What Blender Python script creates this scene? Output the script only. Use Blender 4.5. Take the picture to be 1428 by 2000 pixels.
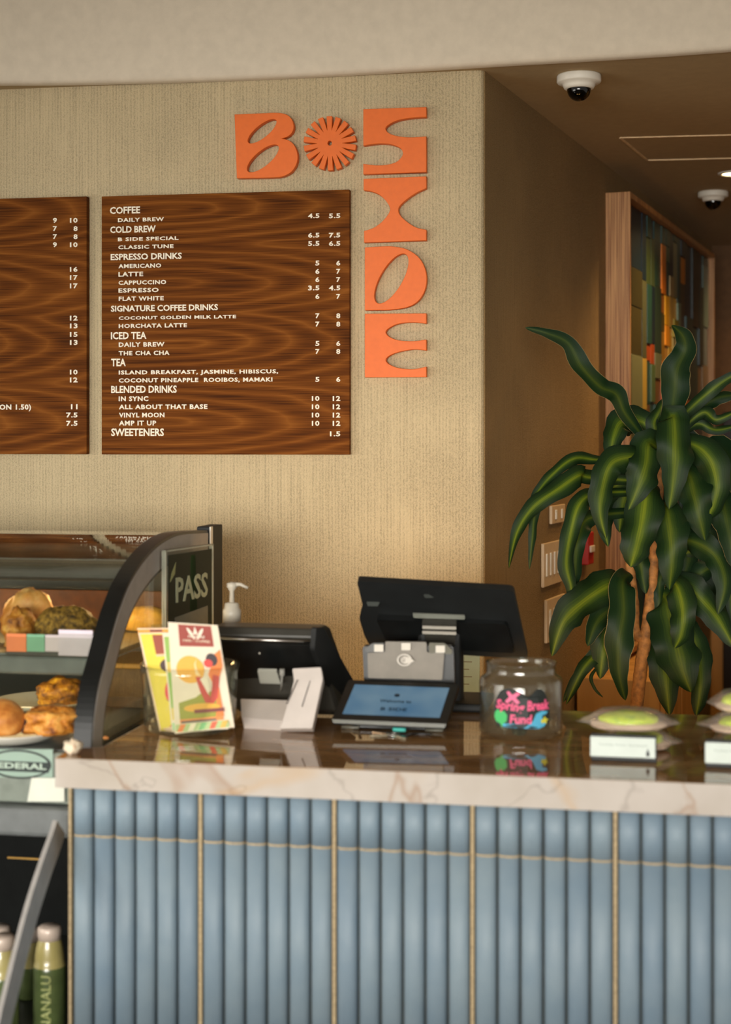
import bpy, bmesh, math, random
from mathutils import Vector, Matrix, noise
R = math.radians
rng = random.Random(7)
for o in list(bpy.data.objects): bpy.data.objects.remove(o)
SC = bpy.context.scene
COL = SC.collection

# ------------------------------------------------------------------ camera
FPX, CX, HY, EYE = 3000.0, 714.0, 865.0, 1.55     # focal length in pixels of the 1428x2000 frame, horizon row, eye height
cam = bpy.data.cameras.new('camera'); co = bpy.data.objects.new('camera', cam); COL.objects.link(co)
cam.sensor_fit = 'VERTICAL'; cam.sensor_height = 36; cam.sensor_width = 36
cam.lens = 36 * FPX / 2000; cam.shift_y = -(1000 - HY) / 2000
co.location = (0, 0, EYE); co.rotation_euler = (R(90), 0, 0)
cam.dof.use_dof = True; cam.dof.focus_distance = 4.55; cam.dof.aperture_fstop = 2.6
SC.camera = co

# ------------------------------------------------------------------ world, lights, exposure
def lin(c): return tuple(((v/255)/12.92 if v/255 <= .04045 else ((v/255+.055)/1.055)**2.4) for v in c) + (1,)
W = bpy.data.worlds.new('world'); SC.world = W; W.use_nodes = True
bgn = W.node_tree.nodes['Background']; bgn.inputs[0].default_value = (1.0, .93, .82, 1); bgn.inputs[1].default_value = .43
def area(name, loc, target, size, size_y, energy, color, spread=180):
    l = bpy.data.lights.new(name, 'AREA'); l.shape = 'RECTANGLE'; l.size = size; l.size_y = size_y; l.energy = energy; l.color = color; l.spread = R(spread)
    o = bpy.data.objects.new(name, l); COL.objects.link(o); o.location = loc
    o.rotation_euler = (Vector(target) - Vector(loc)).to_track_quat('-Z', 'Y').to_euler(); return o
area('assumed_window_light', (-1.3, -2.6, 1.5), (0.05, 4.6, 1.06), 4.2, .9, 26.5, (1.0, .96, .89), 42)  # assumed unseen window behind the camera, beam narrowed to dim the upper wall
area('assumed_left_window_light', (-3.3, 2.0, 1.25), (.2, 4.5, .95), 2.0, 1.2, 9.5, (1.0, .95, .86), 80)  # assumed unseen window on the left, light grazing the menu wall
SC.view_settings.view_transform = 'Standard'; SC.view_settings.look = 'None'
SC.view_settings.exposure = 0.31; SC.view_settings.gamma = 1.0; SC.view_settings.use_curve_mapping = False

# ------------------------------------------------------------------ materials
def newmat(name):
    m = bpy.data.materials.new(name); m.use_nodes = True
    return m, m.node_tree, m.node_tree.nodes['Principled BSDF']
def N(nt, t, **kw):
    n = nt.nodes.new(t)
    for k, v in kw.items():
        if k.startswith('i_'): n.inputs[k[2:].replace('_', ' ')].default_value = v
        else: setattr(n, k, v)
    return n
def coords(nt, scale=(1,1,1), rot=(0,0,0)):
    g = N(nt, 'ShaderNodeNewGeometry'); mp = N(nt, 'ShaderNodeMapping'); nt.links.new(g.outputs['Position'], mp.inputs[0])
    mp.inputs['Scale'].default_value = scale; mp.inputs['Rotation'].default_value = rot
    return mp.outputs[0]
def ramp(nt, src, stops):
    r = N(nt, 'ShaderNodeValToRGB'); e = r.color_ramp.elements
    while len(e) < len(stops): e.new(.5)
    for el, (p, c) in zip(e, stops): el.position = p; el.color = c if len(c) == 4 else lin(c)
    nt.links.new(src, r.inputs[0]); return r.outputs[0]
def plain(name, c, rough=.5, metal=0, var=.06, nscale=30, bump=0, bscale=200, coat=0, spec=.5, trans=0):
    m, nt, p = newmat(name); col = lin(c)
    n = N(nt, 'ShaderNodeTexNoise'); n.inputs['Scale'].default_value = nscale; n.inputs['Detail'].default_value = 3
    nt.links.new(coords(nt), n.inputs['Vector'])
    a = tuple(max(0, x*(1-var*2.2)) for x in col[:3]) + (1,); b = tuple(min(1, x*(1+var*2.2)) for x in col[:3]) + (1,)
    nt.links.new(ramp(nt, n.outputs[0], [(.3, a), (.7, b)]), p.inputs['Base Color'])
    p.inputs['Roughness'].default_value = rough; p.inputs['Metallic'].default_value = metal
    p.inputs['Coat Weight'].default_value = coat; p.inputs['Specular IOR Level'].default_value = spec
    if bump:
        n2 = N(nt, 'ShaderNodeTexNoise'); n2.inputs['Scale'].default_value = bscale; nt.links.new(coords(nt), n2.inputs['Vector'])
        b_ = N(nt, 'ShaderNodeBump'); b_.inputs['Strength'].default_value = bump; b_.inputs['Distance'].default_value = .002
        nt.links.new(n2.outputs[0], b_.inputs['Height']); nt.links.new(b_.outputs[0], p.inputs['Normal'])
    return m
def emit(name, c, s):
    m, nt, p = newmat(name); p.inputs['Base Color'].default_value = (0,0,0,1)
    p.inputs['Emission Color'].default_value = lin(c); p.inputs['Emission Strength'].default_value = s; return m
def glass(name, tint=(1,1,1), refl=1.0, ior=1.5, body=0.0, bodyc=(200,200,190)):
    m = bpy.data.materials.new(name); m.use_nodes = True; nt = m.node_tree; nt.nodes.clear()
    out = N(nt, 'ShaderNodeOutputMaterial'); tr = N(nt, 'ShaderNodeBsdfTransparent'); tr.inputs[0].default_value = tuple(tint) + (1,)
    gl = N(nt, 'ShaderNodeBsdfGlossy'); gl.inputs['Roughness'].default_value = .02
    fr = N(nt, 'ShaderNodeLayerWeight'); fr.inputs['Blend'].default_value = .5
    pw = N(nt, 'ShaderNodeMath', operation='POWER'); pw.inputs[1].default_value = 4.5; nt.links.new(fr.outputs['Facing'], pw.inputs[0])
    mu = N(nt, 'ShaderNodeMath', operation='MULTIPLY_ADD', use_clamp=True); mu.inputs[1].default_value = .9*refl; mu.inputs[2].default_value = .022*refl
    nt.links.new(pw.outputs[0], mu.inputs[0]); mx = N(nt, 'ShaderNodeMixShader'); nt.links.new(mu.outputs[0], mx.inputs[0])
    nt.links.new(tr.outputs[0], mx.inputs[1]); nt.links.new(gl.outputs[0], mx.inputs[2]); last = mx.outputs[0]
    if body:
        df = N(nt, 'ShaderNodeBsdfDiffuse'); df.inputs[0].default_value = lin(bodyc); m2 = N(nt, 'ShaderNodeMixShader'); m2.inputs[0].default_value = body
        nt.links.new(last, m2.inputs[1]); nt.links.new(df.outputs[0], m2.inputs[2]); last = m2.outputs[0]
    nt.links.new(last, out.inputs[0]); return m

WALL_DIR = Vector((.9862, -.1657, 0)).normalized()
def plaster(name, c, rotz, depth=.006):
    m, nt, p = newmat(name); p.inputs['Roughness'].default_value = .9; p.inputs['Specular IOR Level'].default_value = .2
    combed = N(nt, 'ShaderNodeTexNoise'); combed.inputs['Scale'].default_value = 1; combed.inputs['Detail'].default_value = 2
    nt.links.new(coords(nt, (130, 130, 5), (0, 0, rotz)), combed.inputs['Vector'])
    grain = N(nt, 'ShaderNodeTexNoise'); grain.inputs['Scale'].default_value = 1; grain.inputs['Detail'].default_value = 3; grain.inputs['Roughness'].default_value = .65
    nt.links.new(coords(nt, (300, 300, 230), (0, 0, rotz)), grain.inputs['Vector'])
    big = N(nt, 'ShaderNodeTexNoise'); big.inputs['Scale'].default_value = 3.0; nt.links.new(coords(nt), big.inputs['Vector'])
    mixh = N(nt, 'ShaderNodeMix', data_type='FLOAT')
    fac = ramp(nt, big.outputs[0], [(.35, (.62,.62,.62,1)), (.65, (.95,.95,.95,1))])
    nt.links.new(fac, mixh.inputs[0]); nt.links.new(combed.outputs[0], mixh.inputs[2]); nt.links.new(grain.outputs[0], mixh.inputs[3])
    # fine straight comb strokes
    wv = N(nt, 'ShaderNodeTexWave', wave_type='BANDS', bands_direction='X'); wv.inputs['Scale'].default_value = 1; wv.inputs['Distortion'].default_value = 1.6
    wv.inputs['Detail'].default_value = 2
    nt.links.new(coords(nt, (32, 32, .6), (0, 0, rotz)), wv.inputs['Vector'])
    ad = N(nt, 'ShaderNodeMath', operation='MULTIPLY_ADD'); nt.links.new(wv.outputs['Fac'], ad.inputs[0]); ad.inputs[1].default_value = .10
    nt.links.new(mixh.outputs[0], ad.inputs[2])
    b_ = N(nt, 'ShaderNodeBump'); b_.inputs['Strength'].default_value = 1.0; b_.inputs['Distance'].default_value = depth
    nt.links.new(ad.outputs[0], b_.inputs['Height']); nt.links.new(b_.outputs[0], p.inputs['Normal'])
    col = lin(c)
    a = tuple(x*.72 for x in col[:3]) + (1,); d = tuple(min(1, x*1.12) for x in col[:3]) + (1,)
    nt.links.new(ramp(nt, ad.outputs[0], [(.40, a), (.56, col), (.75, d)]), p.inputs['Base Color'])
    return m
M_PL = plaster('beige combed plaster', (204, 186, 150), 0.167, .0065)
M_PS = plaster('beige combed plaster in shade', (162, 134, 92), -1.197, .011)  # same plaster, the side wall's shade put into a darker colour
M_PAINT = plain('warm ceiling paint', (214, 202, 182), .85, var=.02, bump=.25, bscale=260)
M_CEIL = plain('shaded ceiling paint', (172, 150, 112), .85, var=.02, bump=.25, bscale=260)  # fascia paint again, darkened in colour for the shaded lower ceiling
M_ORANGE = plain('orange painted metal', (224, 106, 32), .5, var=.015, nscale=60, bump=.1, bscale=900, spec=.35)
M_WHITE = plain('white plastic', (226, 222, 210), .45, var=.02)
M_BLACKGL = glass('dark smoked dome', (.03, .03, .03), 2.2)
M_BLACK = plain('black plastic', (17, 19, 19), .35, var=.1)
M_BLKMAT = plain('black matt plastic', (14, 17, 17), .6, var=.1)
M_CHAR = plain('charcoal plastic', (58, 56, 50), .4, var=.05)
M_GREY = plain('warm grey plastic', (128, 120, 108), .5, var=.04)
M_LGREY = plain('pale grey plastic', (206, 196, 188), .45, var=.02)
M_SILVER = plain('silver trim', (190, 186, 180), .25, metal=1, var=.03)
M_STEEL = plain('brushed grey steel', (120, 124, 122), .35, metal=.85, var=.05, nscale=80)
M_GUN = plain('gunmetal edge trim', (168, 164, 160), .5, metal=.0, var=.04)
M_BEAM = plain('grey beam', (104, 108, 108), .45, var=.06)
M_PIT = plain('dark case interior', (12, 14, 13), .6, var=.1, spec=.1)
M_DARKST = plain('dark case lining', (44, 46, 42), .4, metal=.3, var=.08)
M_GLASS = glass('clear glass', (.93, .96, .93), 1.0)
M_CGLASS = glass('curved case glass', (.86, .88, .84), 1.6)
M_JAR = glass('jar glass', (.94, .955, .92), 1.9, body=.02, bodyc=(205, 200, 180))
M_ACR = glass('acrylic', (.9, .93, .9), 1.3, body=.05)
M_WRAP = glass('cling film', (.95, .94, .92), 1.3, body=.15, bodyc=(245, 230, 222))
M_TAN = plain('tan grout', (176, 156, 122), .85, var=.1, nscale=200, bump=.3, bscale=700)
M_GROOVE = plain('dark groove shade', (62, 66, 62), .9, var=.1)  # shade of the grooves between tiles put into the dark body colour
M_PAPER = plain('white card', (224, 226, 216), .6, var=.015)
M_FLOOR = plain('brown floor', (92, 74, 56), .5, var=.1, nscale=6)

def tilemat():
    m, nt, p = newmat('glazed blue grey tile'); oi = N(nt, 'ShaderNodeObjectInfo')
    n = N(nt, 'ShaderNodeTexNoise'); n.inputs['Scale'].default_value = 14; n.inputs['Detail'].default_value = 4; nt.links.new(coords(nt), n.inputs['Vector'])
    c1 = ramp(nt, n.outputs[0], [(.3, (114, 135, 150)), (.7, (133, 150, 160))])
    c2 = ramp(nt, oi.outputs['Random'], [(0, (114, 134, 152)), (1, (133, 150, 160))])
    mx = N(nt, 'ShaderNodeMix', data_type='RGBA'); mx.inputs[0].default_value = .45
    nt.links.new(c1, mx.inputs[6]); nt.links.new(c2, mx.inputs[7]); nt.links.new(mx.outputs[2], p.inputs['Base Color'])
    p.inputs['Roughness'].default_value = .56
    n2 = N(nt, 'ShaderNodeTexNoise'); n2.inputs['Scale'].default_value = 60; nt.links.new(coords(nt), n2.inputs['Vector'])
    b = N(nt, 'ShaderNodeBump'); b.inputs['Strength'].default_value = .2; b.inputs['Distance'].default_value = .002
    nt.links.new(n2.outputs[0], b.inputs['Height']); nt.links.new(b.outputs[0], p.inputs['Normal']); return m
M_TILE = tilemat()

def walnut():
    m, nt, p = newmat('walnut veneer'); L = nt.links
    tc = N(nt, 'ShaderNodeTexCoord'); sx = N(nt, 'ShaderNodeSeparateXYZ'); L.new(tc.outputs['Object'], sx.inputs[0])
    wob = N(nt, 'ShaderNodeTexNoise'); wob.inputs['Scale'].default_value = 1; wob.inputs['Detail'].default_value = 3
    mp = N(nt, 'ShaderNodeMapping'); mp.inputs['Scale'].default_value = (1.6, 3, 9); L.new(tc.outputs['Object'], mp.inputs[0]); L.new(mp.outputs[0], wob.inputs['Vector'])
    def math_(op, a, b=None, c=None):
        n = N(nt, 'ShaderNodeMath', operation=op)
        for i, v in enumerate((a, b, c)):
            if v is None: continue
            if isinstance(v, (int, float)): n.inputs[i].default_value = v
            else: L.new(v, n.inputs[i])
        return n.outputs[0]
    best = None
    for cx_, cz_, k in ((.52, .745, .12), (.45, .52, .10), (.50, .335, .13), (.47, .10, .12)):
        dx = math_('MULTIPLY', math_('SUBTRACT', sx.outputs[0], cx_ - .25), k)
        dx = math_('MAXIMUM', dx, math_('MULTIPLY', dx, .3))
        dz = math_('SUBTRACT', sx.outputs[2], cz_)
        d = math_('SQRT', math_('ADD', math_('MULTIPLY', dx, math_('MULTIPLY', dx, 2.2)), math_('MULTIPLY', dz, dz)))
        best = d if best is None else math_('SMOOTH_MIN', best, d, .02)
    v = math_('ADD', best, math_('MULTIPLY', wob.outputs[0], .050))
    ring = math_('POWER', math_('PINGPONG', math_('MULTIPLY', v, 76), 1.0), 2.2)
    fine = N(nt, 'ShaderNodeTexNoise'); fine.inputs['Scale'].default_value = 1; fine.inputs['Detail'].default_value = 4
    mp2 = N(nt, 'ShaderNodeMapping'); mp2.inputs['Scale'].default_value = (6, 6, 420); L.new(tc.outputs['Object'], mp2.inputs[0]); L.new(mp2.outputs[0], fine.inputs['Vector'])
    mid = N(nt, 'ShaderNodeTexNoise'); mid.inputs['Scale'].default_value = 1
    mp3 = N(nt, 'ShaderNodeMapping'); mp3.inputs['Scale'].default_value = (2, 2, 26); L.new(tc.outputs['Object'], mp3.inputs[0]); L.new(mp3.outputs[0], mid.inputs['Vector'])
    t = math_('ADD', math_('MULTIPLY', ring, .25), math_('ADD', math_('MULTIPLY', fine.outputs[0], .66), math_('MULTIPLY', mid.outputs[0], .32)))
    L.new(ramp(nt, t, [(.34, (58, 29, 9)), (.50, (92, 49, 15)), (.66, (114, 65, 22)), (.90, (138, 84, 32))]), p.inputs['Base Color'])
    p.inputs['Roughness'].default_value = .65; p.inputs['Specular IOR Level'].default_value = .06
    b = N(nt, 'ShaderNodeBump'); b.inputs['Strength'].default_value = .15; b.inputs['Distance'].default_value = .001; L.new(fine.outputs[0], b.inputs['Height']); L.new(b.outputs[0], p.inputs['Normal'])
    return m
M_WAL = walnut()
M_WALE = plain('dark walnut edge', (46, 26, 14), .6, var=.1)

def striped(name, c1, c2, scale, rough=.5):
    m, nt, p = newmat(name); n = N(nt, 'ShaderNodeTexNoise'); n.inputs['Scale'].default_value = 1; n.inputs['Detail'].default_value = 3
    nt.links.new(coords(nt, scale), n.inputs['Vector']); nt.links.new(ramp(nt, n.outputs[0], [(.36, c1), (.62, c2)]), p.inputs['Base Color'])
    p.inputs['Roughness'].default_value = rough; return m
M_FRAME = striped('reddish fir grain', (126, 74, 34), (208, 156, 100), (420, 420, 3))
M_TANW = striped('tan wood panel', (190, 140, 76), (212, 160, 92), (14, 14, 1.5))

def marble():
    m, nt, p = newmat('polished cream marble'); L = nt.links
    cloud = N(nt, 'ShaderNodeTexNoise'); cloud.inputs['Scale'].default_value = 5; cloud.inputs['Detail'].default_value = 5; L.new(coords(nt), cloud.inputs['Vector'])
    base = ramp(nt, cloud.outputs[0], [(.3, (182, 172, 160)), (.55, (197, 188, 179)), (.75, (205, 197, 189))])
    def vein(scale, rot, w, seed):
        wv = N(nt, 'ShaderNodeTexNoise'); wv.inputs['Scale'].default_value = scale; wv.inputs['Detail'].default_value = 4; wv.inputs['Distortion'].default_value = .9
        L.new(coords(nt, (1, 1, 1.3), rot), wv.inputs['Vector'])
        a = N(nt, 'ShaderNodeMath', operation='SUBTRACT'); a.inputs[1].default_value = seed; L.new(wv.outputs[0], a.inputs[0])
        b = N(nt, 'ShaderNodeMath', operation='ABSOLUTE'); L.new(a.outputs[0], b.inputs[0])
        return ramp(nt, b.outputs[0], [(0, (1,1,1,1)), (w, (0,0,0,1))])
    def mixc(f, a, c, amt):
        mu = N(nt, 'ShaderNodeMath', operation='MULTIPLY'); mu.inputs[1].default_value = amt; L.new(f, mu.inputs[0])
        x = N(nt, 'ShaderNodeMix', data_type='RGBA'); L.new(mu.outputs[0], x.inputs[0]); L.new(a, x.inputs[6]); x.inputs[7].default_value = lin(c); return x.outputs[2]
    c = mixc(vein(2.1, (0, 0, .4), .014, .56), base, (150, 100, 50), .40)
    c = mixc(vein(3.1, (.4, .2, 0), .010, .50), c, (120, 108, 100), .32)
    c = mixc(vein(1.3, (0, .5, .2), .03, .58), c, (200, 160, 108), .35)
    L.new(c, p.inputs['Base Color']); p.inputs['Roughness'].default_value = .045; p.inputs['IOR'].default_value = 1.62
    return m
M_MARB = marble()
def marble_top():
    m, nt, p = newmat('polished marble browned for reflection'); L = nt.links  # same marble top, its brown wall reflection put into the base colour
    n = N(nt, 'ShaderNodeTexNoise'); n.inputs['Scale'].default_value = 3; n.inputs['Detail'].default_value = 6; n.inputs['Distortion'].default_value = 1.2
    L.new(coords(nt, (1, 3, 1), (0, 0, .3)), n.inputs['Vector'])
    L.new(ramp(nt, n.outputs[0], [(.32, (122, 86, 50)), (.55, (156, 118, 76)), (.72, (186, 150, 104))]), p.inputs['Base Color'])
    p.inputs['Roughness'].default_value = .035; p.inputs['IOR'].default_value = 1.6; return m
M_TOP = marble_top()

def leafmat():
    m, nt, p = newmat('variegated dracaena leaf'); L = nt.links
    uv = N(nt, 'ShaderNodeUVMap'); sx = N(nt, 'ShaderNodeSeparateXYZ'); L.new(uv.outputs[0], sx.inputs[0])
    oi = N(nt, 'ShaderNodeObjectInfo')
    a = N(nt, 'ShaderNodeMath', operation='SUBTRACT'); L.new(sx.outputs[0], a.inputs[0]); a.inputs[1].default_value = .5
    b = N(nt, 'ShaderNodeMath', operation='ABSOLUTE'); L.new(a.outputs[0], b.inputs[0])
    n = N(nt, 'ShaderNodeTexNoise'); n.inputs['Scale'].default_value = 1; n.inputs['Detail'].default_value = 3
    mp = N(nt, 'ShaderNodeMapping'); mp.inputs['Scale'].default_value = (26, 2.2, 1); L.new(uv.outputs[0], mp.inputs[0])
    L.new(mp.outputs[0], n.inputs['Vector'])
    c = N(nt, 'ShaderNodeMath', operation='MULTIPLY_ADD'); L.new(n.outputs[0], c.inputs[0]); c.inputs[1].default_value = .22; L.new(b.outputs[0], c.inputs[2])
    col = ramp(nt, c.outputs[0], [(.12, (100, 114, 27)), (.20, (64, 84, 24)), (.34, (30, 50, 20)), (.58, (17, 33, 15))])
    rim = ramp(nt, b.outputs[0], [(.482, (0,0,0,1)), (.497, (1,1,1,1))])
    dark = N(nt, 'ShaderNodeMix', data_type='RGBA'); dark.inputs[7].default_value = lin((16, 38, 18))
    f = ramp(nt, oi.outputs['Random'], [(.35, (0,0,0,1)), (.8, (.75,.75,.75,1))])
    L.new(f, dark.inputs[0]); L.new(col, dark.inputs[6])
    rm = N(nt, 'ShaderNodeMath', operation='MULTIPLY'); L.new(rim, rm.inputs[0])
    g = N(nt, 'ShaderNodeMath', operation='GREATER_THAN'); L.new(oi.outputs['Random'], g.inputs[0]); g.inputs[1].default_value = .72; L.new(g.outputs[0], rm.inputs[1])
    fin = N(nt, 'ShaderNodeMix', data_type='RGBA'); L.new(rm.outputs[0], fin.inputs[0]); L.new(dark.outputs[2], fin.inputs[6]); fin.inputs[7].default_value = lin((150, 130, 84))
    L.new(fin.outputs[2], p.inputs['Base Color']); p.inputs['Roughness'].default_value = .48; p.inputs['Specular IOR Level'].default_value = .14
    bb = N(nt, 'ShaderNodeBump'); bb.inputs['Strength'].default_value = .25; bb.inputs['Distance'].default_value = .002; L.new(n.outputs[0], bb.inputs['Height']); L.new(bb.outputs[0], p.inputs['Normal'])
    return m
M_LEAF = leafmat()
M_CANE = plain('ringed cane bark', (150, 100, 48), .75, var=.22, nscale=55, bump=.6, bscale=110)
M_SOIL = plain('dark soil', (40, 30, 22), .95, var=.2, nscale=120, bump=.8)
def bake(name, stops, scale=28, bump=.7, rough=.45):
    m, nt, p = newmat(name); n = N(nt, 'ShaderNodeTexNoise'); n.inputs['Scale'].default_value = scale; n.inputs['Detail'].default_value = 6; n.inputs['Roughness'].default_value = .65
    nt.links.new(coords(nt), n.inputs['Vector']); nt.links.new(ramp(nt, n.outputs[0], stops), p.inputs['Base Color']); p.inputs['Roughness'].default_value = rough
    b = N(nt, 'ShaderNodeBump'); b.inputs['Strength'].default_value = bump; b.inputs['Distance'].default_value = .006; nt.links.new(n.outputs[0], b.inputs['Height']); nt.links.new(b.outputs[0], p.inputs['Normal']); return m
M_BUN = bake('golden bun crust', [(.3, (170, 90, 30)), (.5, (222, 150, 70)), (.7, (240, 190, 120))], 18, .3)
M_CRISP = bake('crisp pastry', [(.35, (120, 60, 16)), (.5, (208, 130, 40)), (.66, (240, 180, 90))], 40, .9)
M_SEED = bake('seeded herb bun', [(.36, (52, 36, 16)), (.48, (132, 96, 28)), (.62, (196, 150, 60)), (.75, (214, 190, 120))], 95, 1)
M_DARKB = bake('dark baked roll', [(.35, (70, 36, 10)), (.52, (160, 104, 20)), (.7, (222, 170, 40))], 45, 1)
M_LEMON = bake('yellow loaf', [(.3, (196, 146, 46)), (.7, (232, 190, 80))], 30, .3)
M_GREENF = bake('green filling', [(.3, (150, 196, 10)), (.5, (205, 235, 20)), (.7, (228, 246, 50))], 50, .5, .3)
FLAT = {}
def flat(c, rough=.55):
    k = (c, rough)
    if k not in FLAT: FLAT[k] = plain('print %d %d %d' % c, c, rough, var=.02)
    return FLAT[k]
M_INK = plain('cream menu lettering', (236, 228, 208), .6, var=.01)

# ------------------------------------------------------------------ geometry helpers
def P(px, py, Y): return Vector(((px-CX)/FPX*Y, Y, EYE + (HY-py)/FPX*Y))
def mat_frame(o, x, y, z):
    m = Matrix.Identity(4)
    for i, a in enumerate((x, y, z, o)):
        for j in range(3): m[j][i] = a[j]
    return m
class B:
    def __init__(s): s.bm = bmesh.new(); s.mats = []
    def mi(s, m):
        if m is None: return 0
        if m not in s.mats: s.mats.append(m)
        return s.mats.index(m)
    def box(s, lo, hi, M=None, bev=0, mat=None, seg=2):
        r = bmesh.ops.create_cube(s.bm, size=1)['verts']
        lo, hi = Vector(lo), Vector(hi); c = (lo+hi)/2; d = hi-lo
        for v in r: v.co = Vector((v.co.x*d.x, v.co.y*d.y, v.co.z*d.z)) + c
        fs = list({f for v in r for f in v.link_faces})
        if bev:
            es = list({e for v in r for e in v.link_edges})
            res = bmesh.ops.bevel(s.bm, geom=es, offset=bev, segments=seg, affect='EDGES', profile=.5)
            fs = list({f for f in res['faces']} | {f for v in res['verts'] for f in v.link_faces})
            r = list({v for f in fs for v in f.verts})
        if M is not None:
            for v in r: v.co = M @ v.co
        k = s.mi(mat)
        for f in fs:
            if f.is_valid: f.material_index = k
        return s
    def prism(s, pts, depth, M=None, mat=None, z0=0):
        k = s.mi(mat); n = len(pts)
        ar = sum(pts[i][0]*pts[(i+1) % n][1]-pts[(i+1) % n][0]*pts[i][1] for i in range(n))
        if ar < 0: pts = pts[::-1]
        a = [s.bm.verts.new(Vector((p[0], p[1], z0))) for p in pts]; b = [s.bm.verts.new(Vector((p[0], p[1], z0+depth))) for p in pts]
        if M is not None:
            for v in a+b: v.co = M @ v.co
        fs = [s.bm.faces.new(a[::-1]), s.bm.faces.new(b)] + [s.bm.faces.new((a[i], a[(i+1) % n], b[(i+1) % n], b[i])) for i in range(n)]
        for f in fs: f.material_index = k
        return s
    def lathe(s, prof, M=None, seg=32, mat=None, close=False):
        k = s.mi(mat); rings = []
        for r, z in prof:
            if r < 1e-5: rings.append([s.bm.verts.new((0, 0, z))])
            else: rings.append([s.bm.verts.new((r*math.cos(2*math.pi*i/seg), r*math.sin(2*math.pi*i/seg), z)) for i in range(seg)])
        if M is not None:
            for rg in rings:
                for v in rg: v.co = M @ v.co
        pr = list(zip(rings, rings[1:])) + ([(rings[-1], rings[0])] if close else [])
        for a, b in pr:
            for i in range(seg):
                j = (i+1) % seg
                if len(a) == 1 and len(b) == 1: continue
                if len(a) == 1: f = (a[0], b[j], b[i])
                elif len(b) == 1: f = (a[i], a[j], b[0])
                else: f = (a[i], a[j], b[j], b[i])
                ff = s.bm.faces.new(f); ff.material_index = k; ff.smooth = True
        return s
    def tube(s, pts, rad, seg=10, mat=None, cap=True):
        k = s.mi(mat); pts = [Vector(p) for p in pts]; n = len(pts)
        if isinstance(rad, (int, float)): rad = [rad]*n
        rings = []; up = Vector((0, 0, 1))
        for i, p in enumerate(pts):
            t = (pts[min(i+1, n-1)] - pts[max(i-1, 0)]).normalized()
            u = t.cross(up);
            if u.length < .05: u = t.cross(Vector((1, 0, 0)))
            u.normalize(); w = t.cross(u).normalized()
            rings.append([s.bm.verts.new(p + (u*math.cos(2*math.pi*q/seg) + w*math.sin(2*math.pi*q/seg))*rad[i]) for q in range(seg)])
        for a, b in zip(rings, rings[1:]):
            for i in range(seg):
                f = s.bm.faces.new((a[i], a[(i+1) % seg], b[(i+1) % seg], b[i])); f.smooth = True; f.material_index = k
        if cap:
            s.bm.faces.new(rings[0][::-1]).material_index = k; s.bm.faces.new(rings[-1]).material_index = k
        return s
    def sheet(s, rows, mat=None, thick=0, smooth=True, uv=False):
        """grid of points -> surface; thick adds a second skin"""
        k = s.mi(mat); V = [[s.bm.verts.new(p) for p in r] for r in rows]; nr, nc = len(rows), len(rows[0])
        lay = s.bm.loops.layers.uv.verify() if uv else None
        idx = {}
        for i in range(nr):
            for j in range(nc): idx[V[i][j]] = (j/(nc-1), i/(nr-1))
        fs = []
        for i in range(nr-1):
            for j in range(nc-1):
                f = s.bm.faces.new((V[i][j], V[i][j+1], V[i+1][j+1], V[i+1][j])); f.smooth = smooth; f.material_index = k; fs.append(f)
                if uv:
                    for l in f.loops: l[lay].uv = idx[l.vert]
        if thick:
            bmesh.ops.solidify(s.bm, geom=fs, thickness=thick)
        return s
    def mesh(s, name, recalc=True):
        if recalc: bmesh.ops.recalc_face_normals(s.bm, faces=s.bm.faces[:])
        me = bpy.data.meshes.new(name); s.bm.to_mesh(me); s.bm.free()
        for m in s.mats: me.materials.append(m)
        return me
ROOT = {}
def tag(o, label=None, cat=None, group=None, kind=None):
    if label: o['label'] = label
    if cat: o['category'] = cat
    if group: o['group'] = group
    if kind: o['kind'] = kind
    return o
def thing(name, label, cat, M=None, group=None):
    if M is None: M = Matrix.Identity(4)
    elif not isinstance(M, Matrix): M = Matrix.Translation(Vector(M))
    o = bpy.data.objects.new(name, None); o.empty_display_size = .05; COL.objects.link(o); o.matrix_world = M; ROOT[o] = M.copy()
    return tag(o, label, cat, group)
def obj(name, b, mat=None, parent=None, world=False, label=None, kind=None, recalc=True, smooth=False, loc=None):
    me = b.mesh(name, recalc) if isinstance(b, B) else b
    if mat is not None and not me.materials: me.materials.append(mat)
    if smooth:
        for p in me.polygons: p.use_smooth = True
    o = bpy.data.objects.new(name, me); COL.objects.link(o)
    if parent is not None:
        o.parent = parent; ROOT[o] = ROOT.get(parent, Matrix.Identity(4))
        if world: me.transform(ROOT[o].inverted())
    if loc is not None: o.location = loc
    if label: o['label'] = label
    if kind: o['kind'] = kind
    return o
def struct(name, b, mat=None): return obj(name, b, mat, kind='structure')
def setorigin(o, p):
    o.data.transform(Matrix.Translation(-Vector(p))); o.location = p; return o
def spline(pts, per=8):
    out = []; n = len(pts); pts = [Vector(p) for p in pts]
    for i in range(n-1):
        p0, p1, p2, p3 = pts[max(i-1, 0)], pts[i], pts[i+1], pts[min(i+2, n-1)]
        for k in range(per):
            t = k/per
            out.append(.5*((2*p1) + (p2-p0)*t + (2*p0-5*p1+4*p2-p3)*t*t + (3*p1-p0-3*p2+p3)*t*t*t))
    out.append(pts[-1]); return out
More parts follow.
